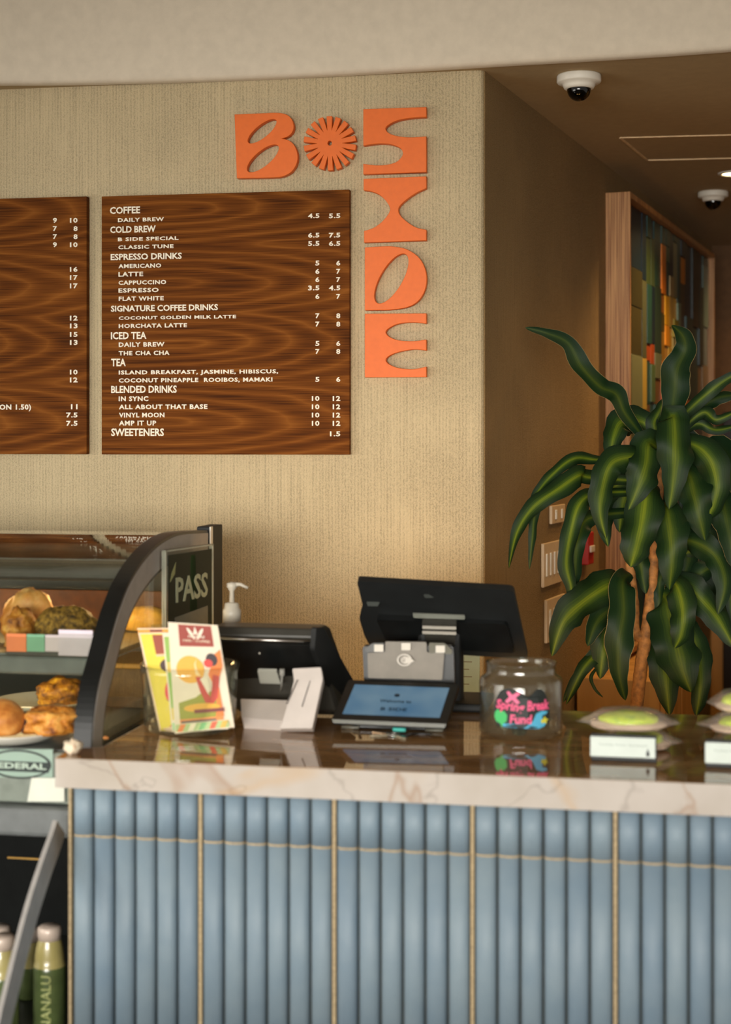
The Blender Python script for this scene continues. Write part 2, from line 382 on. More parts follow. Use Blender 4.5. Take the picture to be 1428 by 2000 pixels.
def loop(pts, per=5):
    """closed outline; points given as (x,y,1) are sharp corners"""
    n = len(pts); cs = [i for i in range(n) if len(pts[i]) == 3]
    if not cs:
        q = [Vector(p[:2]).to_3d() for p in pts]; q = q[-2:] + q + q[:2]
        s = spline(q, per); return [(v.x, v.y) for v in s[2*per:-(1*per)-1][:n*per]]
    out = []
    for a, b in zip(cs, cs[1:] + [cs[0]+n]):
        run = [Vector(pts[i % n][:2]).to_3d() for i in range(a, b+1)]
        s = [run[0]] if len(run) == 2 else spline(run, per)[:-1]
        out += [(v.x, v.y) for v in s]
    return out
def rounded(pts, r, seg=5):
    out = []; n = len(pts)
    rr = r if isinstance(r, (list, tuple)) else [r]*n
    for i in range(n):
        p = Vector(pts[i]); a = (Vector(pts[i-1])-p); c = (Vector(pts[(i+1) % n])-p); q = min(rr[i], a.length*.45, c.length*.45)
        if q < 1e-5: out.append(tuple(p)); continue
        s0, s1 = p + a.normalized()*q, p + c.normalized()*q
        for k in range(seg+1):
            t = k/seg; out.append(tuple((1-t)**2*s0 + 2*t*(1-t)*p + t*t*s1))
    return out
def curve_mesh(name, loops, extr, bev=0):
    cu = bpy.data.curves.new(name, 'CURVE'); cu.dimensions = '2D'; cu.fill_mode = 'BOTH'; cu.extrude = extr; cu.bevel_depth = bev; cu.bevel_resolution = 1
    for lp in loops:
        sp = cu.splines.new('POLY'); sp.points.add(len(lp)-1); sp.use_cyclic_u = True
        for q, (x, y) in zip(sp.points, lp): q.co = (x, y, 0, 1)
    o = bpy.data.objects.new(name, cu); COL.objects.link(o); dg = bpy.context.evaluated_depsgraph_get()
    me = bpy.data.meshes.new_from_object(o.evaluated_get(dg)); bpy.data.objects.remove(o); me.name = name; return me
TXT = {}
def text_mesh(s, bold=.0, extr=.0, shear=0, sp=1.0):
    k = (s, bold, extr, shear, sp)
    if k not in TXT:
        cu = bpy.data.curves.new('lettering', 'FONT'); cu.body = s; cu.size = 1; cu.offset = bold; cu.extrude = extr; cu.resolution_u = 2; cu.shear = shear; cu.space_character = sp
        o = bpy.data.objects.new('lettering', cu); COL.objects.link(o); dg = bpy.context.evaluated_depsgraph_get()
        me = bpy.data.meshes.new_from_object(o.evaluated_get(dg)); bpy.data.objects.remove(o); TXT[k] = me
    return TXT[k].copy()
def text_fit(s, x0, x1, y0, y1, M, bold=.02, thick=.0008, shear=0, sp=1.0, keepdesc=False):
    me = text_mesh(s, bold, .05, shear, sp); xs = [v.co.x for v in me.vertices]; ys = [v.co.y for v in me.vertices]
    ax, bx = min(xs), max(xs); ay, by = (0, .70) if keepdesc else (min(ys), max(ys))
    for v in me.vertices:
        v.co = Vector((x0+(v.co.x-ax)/(bx-ax)*(x1-x0), y0+(v.co.y-ay)/(by-ay)*(y1-y0), (v.co.z+.05)*10*thick))
    me.transform(M); return me
def ellipse(cx, cy, a, b, ang=0, n=32, pinch=0):
    out = []
    for i in range(n):
        t = 2*math.pi*i/n; x, y = a*math.cos(t), b*math.sin(t)
        out.append((cx + x*math.cos(ang)-y*math.sin(ang), cy + x*math.sin(ang)+y*math.cos(ang)))
    return out
def blob(c, r, seed=0, amp=.15, freq=2.2, sub=4, flat_=None, mat=None, M=None):
    b = B(); bmesh.ops.create_icosphere(b.bm, subdivisions=sub, radius=1); b.mi(mat)
    for v in b.bm.verts:
        n = noise.noise(v.co*freq + Vector((seed*7.1, seed*3.3, seed))) + .4*noise.noise(v.co*freq*3 + Vector((seed, 0, 4)))
        q = v.co*(1 + amp*n); v.co = Vector((q.x*r[0], q.y*r[1], max(q.z, -.55 if flat_ is None else flat_)*r[2]))
        if M is not None: v.co = M @ v.co
        v.co += Vector(c)
    for f in b.bm.faces: f.smooth = True
    return b

# ------------------------------------------------------------------ reference planes
P0 = Vector((-.601, 2.985, 0)); UX = Vector((.9833, -.182, 0)).normalized(); VX = Vector((.182, .9833, 0)).normalized()
CT = .94                                                     # counter top height
CM = mat_frame(P0, UX, VX, Vector((0, 0, 1)))                # counter frame: u along the front, v towards the wall
def C(u, v, z): return CM @ Vector((u, v, z))
def on_u(px, py, u):                                         # point of the plane u=const seen at a pixel of the photo
    r = (px-CX)/FPX; v = (r*(P0.y+UX.y*u)-P0.x-UX.x*u)/(VX.x-VX.y*r); Y = P0.y+UX.y*u+VX.y*v
    return u, v, EYE+(HY-py)/FPX*Y
def on_v(px, py, v):
    r = (px-CX)/FPX; u = (r*(P0.y+VX.y*v)-P0.x-VX.x*v)/(UX.x-UX.y*r); Y = P0.y+UX.y*u+VX.y*v
    return u, v, EYE+(HY-py)/FPX*Y
def on_z(px, py, z=CT):
    Y = (EYE-z)*FPX/(py-HY); return Vector(((px-CX)/FPX*Y, Y, z))
WC = Vector((.349, 4.533, 0)); WN = Vector((-.1657, -.9862, 0)).normalized()   # wall corner foot and normal of the menu wall
WM = mat_frame(WC, WALL_DIR, Vector((0, 0, 1)), WN)          # wall frame: x along the wall (corner = 0), y up, z out of the wall
def on_wall(px, py, off=0):
    o = WC + WN*off; r = (px-CX)/FPX; s = (r*o.y-o.x)/(WALL_DIR.x-r*WALL_DIR.y); Y = o.y+WALL_DIR.y*s
    return s, EYE+(HY-py)/FPX*Y
SD = Vector((.391, 1.0, 0)).normalized(); SN = Vector((SD.y, -SD.x, 0))        # corridor side wall
SM = mat_frame(WC, SD, Vector((0, 0, 1)), SN)
def on_side(px, py, off=0):
    o = WC + SN*off; r = (px-CX)/FPX; s = (r*o.y-o.x)/(SD.x-r*SD.y); Y = o.y+SD.y*s
    return s, EYE+(HY-py)/FPX*Y
CEIL = EYE + 1.1

# ------------------------------------------------------------------ structure
struct('floor', B().box((-6, -3.2, -.1), (5.5, 10, 0)), M_FLOOR)
b = B().box((-5.5, 0, -.35), (0, CEIL+.05, 0), WM, bev=.018, seg=3); struct('wall_back', b, M_PL)
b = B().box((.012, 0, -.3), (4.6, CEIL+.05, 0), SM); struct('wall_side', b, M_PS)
# far end wall of the corridor, of tan boards
e0 = WC + SD*4.35
EM = mat_frame(e0, SN, Vector((0, 0, 1)), -SD)
ew = struct('wall_end', B().box((-.1, 0, -.2), (2.6, CEIL+.05, 0), EM), plain('dark brown end wall', (104, 74, 46), .85))
for k in range(8):
    obj('panel', B().box((-.05+k*.33, .02, 0), (-.05+k*.33+.32, 1.05, .018), EM, bev=.004), M_TANW, ew, world=True)
struct('door_1', B().box((.072, 0, .02), (1.0, 1.72, .06), EM, bev=.005), plain('dark door', (34, 24, 18), .5))
# opposite corridor wall, outside the frame
c0 = Vector((1.62, 4.5, 0)); RM = mat_frame(c0, SD, Vector((0, 0, 1)), -SN)
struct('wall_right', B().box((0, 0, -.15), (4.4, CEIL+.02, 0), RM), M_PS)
# curved fascia, and the lower ceiling that starts at its bottom edge
fp = [(-700, 146), (-350, 156), (0, 160), (250, 157), (500, 149), (720, 138), (945, 124), (1200, 109), (1428, 93), (1800, 62), (2300, 8)]
edge = []
for px, py in fp:
    Y = 1.1*FPX/(HY-py); edge.append(Vector(((px-CX)/FPX*Y, Y, CEIL)))
edge = spline(edge, 6)
edge = [Vector((-5.5, edge[0].y+.1, CEIL))] + edge + [Vector((5.5, edge[-1].y-.75, CEIL))]
prof = [(.035, -.004), (.016, -.004), (.006, .0), (0, .008), (-.003, .03), (-.006, 1.2)]
rows = []
for i, p in enumerate(edge):
    t = (edge[min(i+1, len(edge)-1)]-edge[max(i-1, 0)]).normalized(); nn = Vector((-t.y, t.x, 0))
    rows.append([p + nn*a + Vector((0, 0, h)) for a, h in prof])
struct('trim_1', B().sheet(rows), M_PAINT)
b = B(); fr = [p + Vector((0, .024, .0)) for p in edge]; k0 = len(fr)
va = [b.bm.verts.new(p) for p in fr]; vb = [b.bm.verts.new(Vector((p.x, 10, CEIL))) for p in fr]
vc = [b.bm.verts.new(p+Vector((0, 0, .12))) for p in fr]; vd = [b.bm.verts.new(Vector((p.x, 10, CEIL+.12))) for p in fr]
for i in range(k0-1):
    b.bm.faces.new((va[i], va[i+1], vb[i+1], vb[i])); b.bm.faces.new((vc[i], vc[i+1], vd[i+1], vd[i]))
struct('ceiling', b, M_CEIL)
struct('ceiling_high', B().box((-5.5, -1.6, CEIL+1.15), (5.5, 5.2, CEIL+1.3)), M_PAINT)
# access panel outlines in the corridor ceiling, light in the gaps put into pale colour
q = [(.918, 5.53), (1.75, 5.42), (1.93, 5.86), (1.096, 5.97)]
b = B()
for (a, c) in zip(q, q[1:]+q[:1]):
    A = Vector((a[0], a[1], CEIL-.004)); D = Vector((c[0], c[1], CEIL-.004)); d = (D-A); L_ = d.length; d.normalize()
    b.box((0, -.004, 0), (L_, .004, .006), mat_frame(A, d, Vector((-d.y, d.x, 0)), Vector((0, 0, 1))))
struct('trim_2', b, plain('pale lit gap', (226, 196, 150), .5))

# ------------------------------------------------------------------ lamps of the place
def downlight(x, y, label, en):
    t = thing('downlight', label, 'ceiling light', (x, y, CEIL-.001))
    obj('trim_ring', B().lathe([(.045, .0), (.048, -.006), (.062, -.004), (.064, .001), (.045, .001)], close=True), M_WHITE, t)
    obj('lens', B().lathe([(0, -.002), (.045, -.002), (.045, 0), (0, 0)]), emit('lamp lens', (255, 214, 150), 12), t)
    l = bpy.data.lights.new('downlight_lamp', 'SPOT'); l.energy = en; l.color = (1, .60, .23); l.spot_size = R(130); l.spot_blend = .8; l.shadow_soft_size = .04
    o = bpy.data.objects.new('downlight_lamp', l); COL.objects.link(o); o.parent = t; o.location = (0, 0, -.02)
    return t
downlight(1.50, 6.26, 'small glowing recessed ceiling light at the right edge of the corridor ceiling', 52)
downlight(1.50, 5.0, 'added recessed corridor ceiling light outside the right edge of the picture', 24)  # added lamp out of view, warms the side wall and plant
downlight(2.2, 7.9, 'added unseen recessed ceiling light near the far end of the corridor', 12)  # added lamp out of view, lights the corridor end
# assumed light strip, unseen under the counter's rear edge, warming the lower wall
t = thing('assumed_light_strip', 'assumed warm light strip, unseen under the rear edge of the counter', 'light strip', C(.75, .676, .80))
obj('housing', B().box((-.6, -.012, -.008), (.6, .012, .012), Matrix.Rotation(-.183, 4, 'Z'), bev=.002), M_SILVER, t)
obj('diffuser', B().box((-.59, .012, -.006), (.59, .016, .008), Matrix.Rotation(-.183, 4, 'Z')), emit('assumed strip glow', (255, 190, 110), 3), t)
l = bpy.data.lights.new('assumed_strip_lamp', 'AREA'); l.shape = 'RECTANGLE'; l.size = 1.1; l.size_y = .03; l.energy = 4.5; l.color = (1, .55, .18)
o = bpy.data.objects.new('assumed_strip_lamp', l); COL.objects.link(o); o.parent = t; o.location = (.012, .06, 0); o.rotation_euler = (R(100), 0, -.183)

# ------------------------------------------------------------------ orange sign letters
def Z1(x, y): return 440+x*.29412, 190+y*.29412
LT = .026
def sign(name, label, loops):
    w = []
    for lp in loops: w.append([on_wall(*Z1(x, y), LT) for x, y in lp])
    sx = sum(p[0] for p in w[0])/len(w[0]); sy = min(p[1] for p in w[0])
    w = [[(a-sx, c-sy) for a, c in lp] for lp in w]
    me = curve_mesh(name, w, LT/2-.0012, .0012); me.materials.append(M_ORANGE)
    o = bpy.data.objects.new(name, me); COL.objects.link(o); o.matrix_world = WM @ Matrix.Translation((sx, sy, LT/2+.002)); tag(o, label, 'letter', 'orange sign letters on the plaster wall')
    return o
def tilt_e(p, q, m): # slanted oval between two tips
    c = ((p[0]+q[0])/2, (p[1]+q[1])/2); return ellipse(c[0], c[1], math.dist(p, q)/2, m, math.atan2(q[1]-p[1], q[0]-p[0]))
sign('sign_letter', 'orange letter B of the wall sign, with two slanted oval holes', [
    loop([(65,117,1), (250,109), (345,106), (405,117), (440,148), (453,190), (444,230), (412,260), (360,275,1), (420,288), (460,325), (479,385), (472,440), (440,492), (385,522), (310,531), (80,535,1)]),
    tilt_e((152,302), (340,150), 44), tilt_e((148,492), (354,321), 52)])
burst = []
for k in range(18):
    a = 2*math.pi*k/18 + math.pi/2 - 0.02
    for rr, w in ((84, -14.2), (177, -16.0), (177, 16.0), (84, 14.2)):
        burst.append((695 + (rr*math.cos(a) - w*math.sin(a))*.97, 306 + rr*math.sin(a) + w*math.cos(a)))
sign('sign_sunburst', 'orange sunburst disc with many rays between the letters B and S', [burst, ellipse(695, 305, 17, 18, n=16)])
sign('sign_letter', 'orange letter S at the top of the vertical part of the sign', [
    loop([(920,82,1), (1333,68,1), (1333,128,1), (1240,134), (1150,150), (1088,178), (1063,207), (1082,238), (1140,260), (1230,269), (1333,263,1), (1333,495,1), (920,508,1), (920,445,1), (1000,455), (1080,450), (1145,428), (1183,378), (1163,335), (1100,310), (1020,305), (920,318,1)])])
sign('sign_letter', 'orange letter I with a pinched waist, below the letter S', [
    loop([(922,545,1), (1333,528,1), (1333,602,1), (1265,635), (1200,680), (1160,718), (1148,747), (1160,785), (1210,832), (1270,868), (1333,882,1), (1333,948,1), (925,962,1), (925,890,1), (990,868), (1050,822), (1090,770), (1097,735), (1072,690), (1025,645), (970,622), (922,615,1)])])
sign('sign_letter', 'orange letter D with a slanted oval hole, between I and E', [
    loop([(930,1000,1), (1040,993), (1120,994), (1210,1014), (1290,1072), (1331,1160), (1331,1255), (1292,1338), (1220,1388), (1110,1408), (1020,1411), (930,1412,1)]),
    tilt_e((1008,1368), (1200,1040), 76)])
sign('sign_letter', 'orange letter E at the bottom of the sign', [
    loop([(930,1440,1), (1333,1438,1), (1333,1500,1), (1250,1492), (1150,1502), (1085,1532), (1065,1560), (1085,1590), (1150,1616), (1250,1622), (1333,1612,1), (1333,1678,1), (1250,1672), (1150,1690), (1085,1717), (1065,1745), (1085,1773), (1150,1800), (1250,1808), (1333,1792,1), (1333,1855,1), (930,1857,1)])])

# ------------------------------------------------------------------ menu boards
BT = .024
def board(label, pxl, pxr, top_y, bot_y, refpx):
    s0 = on_wall(pxl, 600, BT)[0]; s1 = on_wall(pxr, 600, BT)[0]
    zt = on_wall(refpx, top_y, BT)[1]; zb = on_wall(refpx, bot_y, BT)[1]
    M = WM @ Matrix.Translation((s0, zb, .003)); M = M @ Matrix.Rotation(R(90), 4, 'X').inverted() if False else M
    # object axes: x along the wall, z up, -y out of the wall
    MO = mat_frame(M.translation, WALL_DIR, -WN, Vector((0, 0, 1)))
    t = thing('menu_board', label, 'menu board', MO)
    me = B().box((0, -BT, 0), (s1-s0, 0, zt-zb), bev=.0015)
    o = obj('panel', me, M_WAL, t); return t, MO, s0, zb
def Z2(x, y): return x*.4902, 370+y*.4902
b2, M2, s02, zb2 = board('walnut menu board with white drink names and prices, right of the two', 199, 683, 381, 887.5, 300)
b1, M1, s01, zb1 = board('walnut menu board cut off by the left edge, showing prices only', -330, 170, 385.5, 887, 100)
def mtext(root, MO, s0, zb, s, x0, x1, base, cap, nm, bold, sp=1.0):
    a = on_wall(*Z2(x0, base), BT); c = on_wall(*Z2(x1, base-cap), BT)
    TM = mat_frame(Vector((0, -BT-.0002, 0)), Vector((1, 0, 0)), Vector((0, 0, 1)), Vector((0, -1, 0)))
    me = text_fit(s, a[0]-s0, c[0]-s0, a[1]-zb, c[1]-zb, TM, bold, .0016, sp=sp, keepdesc=',' in s or '(' in s or ')' in s)
    obj(nm, me, M_INK, root)
for s, x0, x1, ba, h in (('COFFEE',440,560,99,1), ('DAILY BREW',472,655,131,0), ('COLD BREW',441,622,175,1), ('B SIDE SPECIAL',472,713,207,0), ('CLASSIC TUNE',473,693,239,0),
    ('ESPRESSO DRINKS',443,726,283,1), ('AMERICANO',474,644,315,0), ('LATTE',474,572,348,0), ('CAPPUCCINO',474,664,381,0), ('ESPRESSO',474,634,412,0), ('FLAT WHITE',475,654,445,0),
    ('SIGNATURE COFFEE DRINKS',444,870,488,1), ('COCONUT GOLDEN MILK LATTE',475,942,520,0), ('HORCHATA LATTE',475,747,553,0), ('ICED TEA',444,585,598,1), ('DAILY BREW',475,657,628,0),
    ('THE CHA CHA',475,677,662,0), ('TEA',445,503,705,1), ('ISLAND BREAKFAST, JASMINE, HIBISCUS,',475,1110,737,0), ('COCONUT PINEAPPLE  ROOIBOS, MAMAKI',475,1087,769,0),
    ('BLENDED DRINKS',445,706,812,1), ('IN SYNC',475,593,844,0), ('ALL ABOUT THAT BASE',476,828,876,0), ('VINYL MOON',476,657,909,0), ('AMP IT UP',476,624,941,0), ('SWEETENERS',445,655,983,1)):
    mtext(b2, M2, s02, zb2, s, x0, x1, ba, 31 if h else 20, 'heading_lettering' if h else 'item_lettering', .024 if h else .03, 1.0 if h else 1.12)
def price(root, MO, s0, zb, s, xr, ba):
    w = {'1': 12, '.': 9}; tot = sum(w.get(c, 16) for c in s) + 2*(len(s)-1)
    mtext(root, MO, s0, zb, s, xr-tot, xr, ba, 20, 'price_lettering', .03, 1.1)
for a, c, ba in (('4.5','5.5',116), ('6.5','7.5',193), ('5.5','6.5',226), ('5','6',304), ('6','7',337), ('6','7',370), ('3.5','4.5',403), ('6','7',437), ('7','8',514), ('7','8',547), ('5','6',624), ('7','8',656),
                 ('5','6',767), ('10','12',843), ('10','12',876), ('10','12',909), ('10','12',942), (None,'1.5',984)):
    if a: price(b2, M2, s02, zb2, a, 1274, ba)
    price(b2, M2, s02, zb2, c, 1357, ba)
for a, c, ba in (('9','10',134), ('7','8',167), ('7','8',199), ('9','10',231), (None,'16',329), (None,'17',362), (None,'17',395), (None,'12',523), (None,'13',554), (None,'15',588), (None,'13',620),
                 (None,'10',738), (None,'12',769), (None,'11',876), (None,'7.5',909), (None,'7.5',942)):
    if a: price(b1, M1, s01, zb1, a, 229, ba)
    price(b1, M1, s01, zb1, c, 311, ba)
mtext(b1, M1, s01, zb1, 'ON 1.50)', 0, 126, 877, 20, 'item_lettering', .03, 1.1)

# ------------------------------------------------------------------ ceiling cameras
def dome(px, py, label):
    Y = 1.1*FPX/(HY-py); t = thing('dome_camera', label, 'camera', ((px-CX)/FPX*Y, Y, CEIL), )
    obj('mount', B().lathe([(0, 0), (.064, 0), (.066, -.004), (.066, -.020), (.063, -.024), (.050, -.026), (.047, -.034), (.044, -.040), (.038, -.042), (0, -.042)], seg=40), M_WHITE, t)
    obj('dome_cover', B().lathe([(.036*math.cos(a), -.042-.036*math.sin(a)) for a in [i*math.pi/20 for i in range(10)]] + [(0, -.078)], seg=32), M_BLACKGL, t)
    obj('lens', B().lathe([(0, -.042), (.018, -.042), (.018, -.058), (.012, -.066), (0, -.067)], Matrix.Rotation(.2, 4, 'Y'), seg=20), M_BLACK, t)
dome(1131, 147, 'white dome security camera on the ceiling beside the sign wall')
dome(1393, 375, 'white dome security camera further down the corridor, above the framed artwork')

# ------------------------------------------------------------------ framed artwork in the corridor
FD = .10; fs0 = on_side(1182, 700, 0)[0]; fs1 = on_side(1396, 700, FD)[0]; fzt = on_side(1229, 372, FD)[1]; fzb = .72
AF = thing('framed_artwork', 'tall deep wooden frame holding a mosaic of coloured panels on the corridor wall', 'artwork', SM @ Matrix.Translation((fs0, fzb, 0)))
Lf, Hf, tw = fs1-fs0, fzt-fzb, .014
FMX = Matrix.Identity(4)
for nm, lo, hi in (('frame_side', (0, 0, .001), (tw, Hf, FD)), ('frame_side', (Lf-tw, 0, .001), (Lf, Hf, FD)), ('frame_top', (tw, Hf-tw*1.6, .001), (Lf-tw, Hf, FD)), ('frame_bottom', (tw, 0, .001), (Lf-tw, tw*1.6, FD))):
    obj(nm, B().box(lo, hi, bev=.0015), M_FRAME, AF)
obj('backing', B().box((tw, tw, .002), (Lf-tw, Hf-tw, .058)), flat((22, 30, 28)), AF)
cols = [1232, 1254, 1262, 1270, 1277, 1290, 1298, 1306, 1314, 1322, 1328, 1338, 1351, 1364, 1372, 1384, 1393]
NV, TL, OL, GG, YE, OR, RU, PT, BR, BE = (18,36,52), (30,66,64), (74,70,40), (128,132,100), (226,170,36), (206,118,34), (150,66,30), (120,142,116), (98,72,44), (160,140,96)
spec = [[(300,NV),(525,(52,50,32)),(600,(62,58,36)),(694,(112,118,92)),(840,(84,90,66))],
 [(300,NV),(548,(74,78,58)),(700,(176,150,74)),(800,BR)], [(300,TL),(465,(54,70,42)),(556,TL),(672,RU),(705,TL),(790,BR)], [(300,NV),(465,(56,72,50)),(560,NV),(672,RU),(712,(72,96,66)),(786,TL)],
 [(300,TL),(560,(34,56,50)),(690,(96,104,84)),(740,BR),(790,TL)], [(300,TL),(478,OR),(575,(150,90,30)),(612,OL),(648,(150,112,40)),(706,OR),(745,RU),(800,OL)],
 [(300,TL),(482,(70,96,74)),(512,TL),(578,YE),(636,(240,160,40)),(676,(196,150,80)),(706,BE),(760,YE)], [(300,NV),(540,BE),(580,(200,164,84)),(640,YE),(678,(214,180,90)),(730,OR)],
 [(300,TL),(474,(130,130,98)),(582,(250,200,70)),(624,(150,140,40)),(660,(190,180,120)),(730,OL)], [(300,TL),(592,PT),(640,OL),(700,TL)], [(300,NV),(503,(198,120,22)),(554,(70,62,48)),(640,TL),(690,OR),(740,TL)],
 [(300,NV),(620,TL),(780,OR),(840,TL)], [(300,(20,30,30)),(640,TL),(780,BR)], [(300,NV),(560,(34,52,52)),(715,(120,96,66))], [(300,TL),(520,(98,124,118)),(640,(108,126,132)),(714,(134,112,80))], [(300,NV),(560,TL),(800,BR)]]
for ci in range(len(cols)-1):
    a = on_side(cols[ci], 700, .068)[0]-fs0; c = on_side(cols[ci+1], 700, .068)[0]-fs0
    a = max(a, tw+.002); c = min(c, Lf-tw-.002)
    if c <= a: continue
    mid = (cols[ci]+cols[ci+1])/2; br = list(spec[ci]); y = br[-1][0]
    while y < 1500:
        y += rng.choice((70, 110, 150)); br.append((y, rng.choice((TL, OL, BR, GG, NV, OL, TL))))
    zs = [min(Hf-tw*1.6-.002, on_side(mid, yy, .068)[1]-fzb) if i else Hf-tw*1.6-.002 for i, (yy, _) in enumerate(br)] + [tw*1.6+.002]
    for i, (_, cc) in enumerate(br):
        z1, z0 = zs[i], max(zs[i+1], tw*1.6+.002)
        if z1-z0 < .01: continue
        obj('panel', B().box((a+.001, z0+.001, .058), (c-.001, z1-.001, .065+rng.random()*.012), bev=.0015, seg=1), flat(cc, .35), AF)

# switch plates and alarm on the side wall
def plate(px0, px1, y0, y1, n, label, rock=True):
    a, zt = on_side(px0, y0); c, _ = on_side(px1, y0); zb = on_side(px0, y1)[1]
    t = thing('switch_plate', label, 'switch plate', SM @ Matrix.Translation((a, zb, .0)))
    w, h = c-a, zt-zb
    obj('plate', B().box((0, 0, .001), (w, h, .012), bev=.003), plain('ivory plate', (214, 190, 156), .5, var=.02), t)
    for i in range(n):
        x = w*(i+.62)/(n+.25)
        obj('switch', B().box((x-.009, h*.24, .011), (x+.009, h*.76, .0165), bev=.002), M_WHITE, t)
plate(1056, 1096, 1062, 1148, 5, 'wide wall switch plate with five switches beside the plant')
plate(1062, 1098, 1172, 1257, 4, 'wall switch plate below the five-switch plate, half hidden by a leaf')
plate(1072, 1098, 988, 1024, 2, 'small wall plate above the five-switch plate, behind leaves')
a, zz = on_side(1134, 1040); t = thing('fire_alarm', 'small red fire alarm pull station on the side wall behind leaves', 'alarm', SM @ Matrix.Translation((a, zz-.12, 0)))
obj('case', B().box((0, 0, .001), (.09, .12, .03), bev=.004), flat((170, 30, 24)), t); obj('handle', B().box((.015, .045, .03), (.075, .07, .038), bev=.003), flat((210, 200, 190)), t)

# low tan cabinet in the corridor behind the plant
t = thing('low_cabinet', 'low tan wooden cabinet standing in the corridor behind the plant', 'cabinet', SM @ Matrix.Translation((1.12, 0, .01)))
obj('body', B().box((.0, .02, .0), (.72, .70, .30), bev=.004), M_TANW, t)
for k in range(2): 
    d = obj('door', B().box((.01+k*.355, .05, .30), (.35+k*.355, .68, .318), bev=.003), M_TANW, t)
    obj('knob', B().lathe([(0, .334), (.008, .334), (.010, .328), (.005, .318), (0, .318)], Matrix.Translation((.32+k*.08, .5, 0)), seg=16), M_SILVER, d)

# notice on the menu wall
a, z1 = on_wall(884, 1292, .004); c, _ = on_wall(937, 1292, .004); z0 = on_wall(910, 1370, .004)[1]
t = thing('paper_notice', 'pale green paper notice on the wall behind the card terminal', 'notice', WM @ Matrix.Translation((a-.05, z0, .003)))
obj('sheet', B().box((0, 0, 0), (c-a+.05, z1-z0+.04, .003)), flat((140, 164, 160)), t)
for k in range(4): obj('lettering', B().box((.06, .05+k*.022, .003), (.10+.008*(k % 2), .053+k*.022, .0034)), flat((96, 100, 90)), t)

# ------------------------------------------------------------------ counter with finger tiles
SC_ = thing('service_counter', 'long counter clad in upright blue-grey half-round tiles', 'counter', CM)
U0, UE, G, TP = .026, 1.92, .2625, .0425
ZT, ZR = CT-.057, .785
obj('body', B().box((U0, .030, 0), (UE, .66, ZT-.001)), M_GROOVE, SC_)
obj('end_trim', B().box((U0-.006, .012, .0), (U0, .07, ZT-.001), bev=.001), M_TAN, SC_, label='thin tan edge strip at the left end')
def tileprof(w, d, n=9, off=0):
    pts = [(-w/2, 0)]
    for i in range(n):
        a = math.pi - math.pi*i/(n-1); c, s_ = math.cos(a), math.sin(a)
        pts.append((w/2*math.copysign(abs(c)**.8, c), -(.004 + (d-.004)*abs(s_)**.75)+off))
    pts.append((w/2, 0)); return pts
def tilemesh(h):
    b = B(); b.prism(tileprof(.0388, .0185), h-.004); me = b.mesh('tile')
    bm2 = bmesh.new(); bm2.from_mesh(me)
    for f in bm2.faces: f.smooth = abs(f.normal.z) < .5
    bm2.to_mesh(me); bm2.free(); me.materials.append(M_TILE); return me
rowsz = [(ZR, ZT-.001), (ZR-.40, ZR), (.012, ZR-.40)]
tms = [tilemesh(b_-a_) for a_, b_ in rowsz]
gm = B(); gcount = 0
g = 0; u = U0
while u < UE-.05:
    for k in range(6):
        uc = u + TP*(k+.5)
        if uc > UE-.02: break
        for (za, zb), me in zip(rowsz, tms):
            o = bpy.data.objects.new('tile', me); COL.objects.link(o); o.parent = SC_; o.location = (uc, .030, za+.002)
        for zg in (ZR, ZR-.40): gm.prism(tileprof(.0400, .0172), .0046, Matrix.Translation((uc, .030, zg-.0023)))
    u += 6*TP
    gm.box((u+.0004, .0185, .0), (u+G-6*TP-.0004, .031, ZT-.001)); u += G-6*TP
obj('grout', gm, M_TAN, SC_, kind='stuff')

# worktop slab, notched at the left end round the display case
WT = thing('marble_worktop', 'polished stone worktop with cream marble front edge, lying on the tiled counter', 'worktop', CM @ Matrix.Translation((0, 0, CT-.057)))
out = rounded([(0, -.012), (1.95, -.012), (1.95, .70), (.055, .70), (.052, .105), (0, .088)], [.008, .003, .003, .003, .003, .004])
bm_ = bmesh.new(); n = len(out)
obj('edge_slab', B().prism(out, .0565), M_MARB, WT)
inset = rounded([(.004, -.008), (1.946, -.008), (1.946, .696), (.059, .696), (.056, .102), (.004, .085)], .003)
obj('polished_top', B().prism(inset, .0006, z0=.0565), M_TOP, WT, label='polished top face, coloured brown as if mirroring the wall')

# ------------------------------------------------------------------ refrigerated display case
DC = thing('display_case', 'refrigerated bakery display case with curved glass front, left of the counter', 'display case', CM @ Matrix.Translation((0, 0, 0)))
LE = -1.05
arc_px = [(176,1462), (180,1400), (189,1340), (202,1290), (215,1240), (230,1190), (250,1140), (274,1100), (302,1068), (330,1049), (356,1041), (404,1038)]
arc = [on_u(x, y, 0) for x, y in arc_px]; arc = [(v, z) for _, v, z in arc]
arc = [(arc[0][0]-.004, .872)] + arc
sp = [(p.x, p.y) for p in spline([Vector((a, c, 0)) for a, c in arc], 5)]
def offset2(pl, d):
    out = []
    for i, p in enumerate(pl):
        a, c = pl[max(i-1, 0)], pl[min(i+1, len(pl)-1)]; t = Vector((c[0]-a[0], c[1]-a[1])).normalized()
        out.append((p[0]+t.y*d, p[1]-t.x*d))
    return out
def band(pl, w0, w1, u0, u1, mat, nm, parent, **kw):
    a, c = offset2(pl, w0), offset2(pl, w1)
    b = B(); k = b.mi(mat); V = [[b.bm.verts.new((uu, p[0], p[1])) for uu, p in ((u0, x), (u1, x), (u1, y), (u0, y))] for x, y in zip(a, c)]
    for A, D in zip(V, V[1:]):
        for i in range(4): b.bm.faces.new((A[i], A[(i+1) % 4], D[(i+1) % 4], D[i]))
    b.bm.faces.new(V[0]); b.bm.faces.new(V[-1][::-1])
    return obj(nm, b, mat, parent, **kw)
band(sp, .0, .006, LE, -.0, M_CGLASS, 'curved_glass', DC)
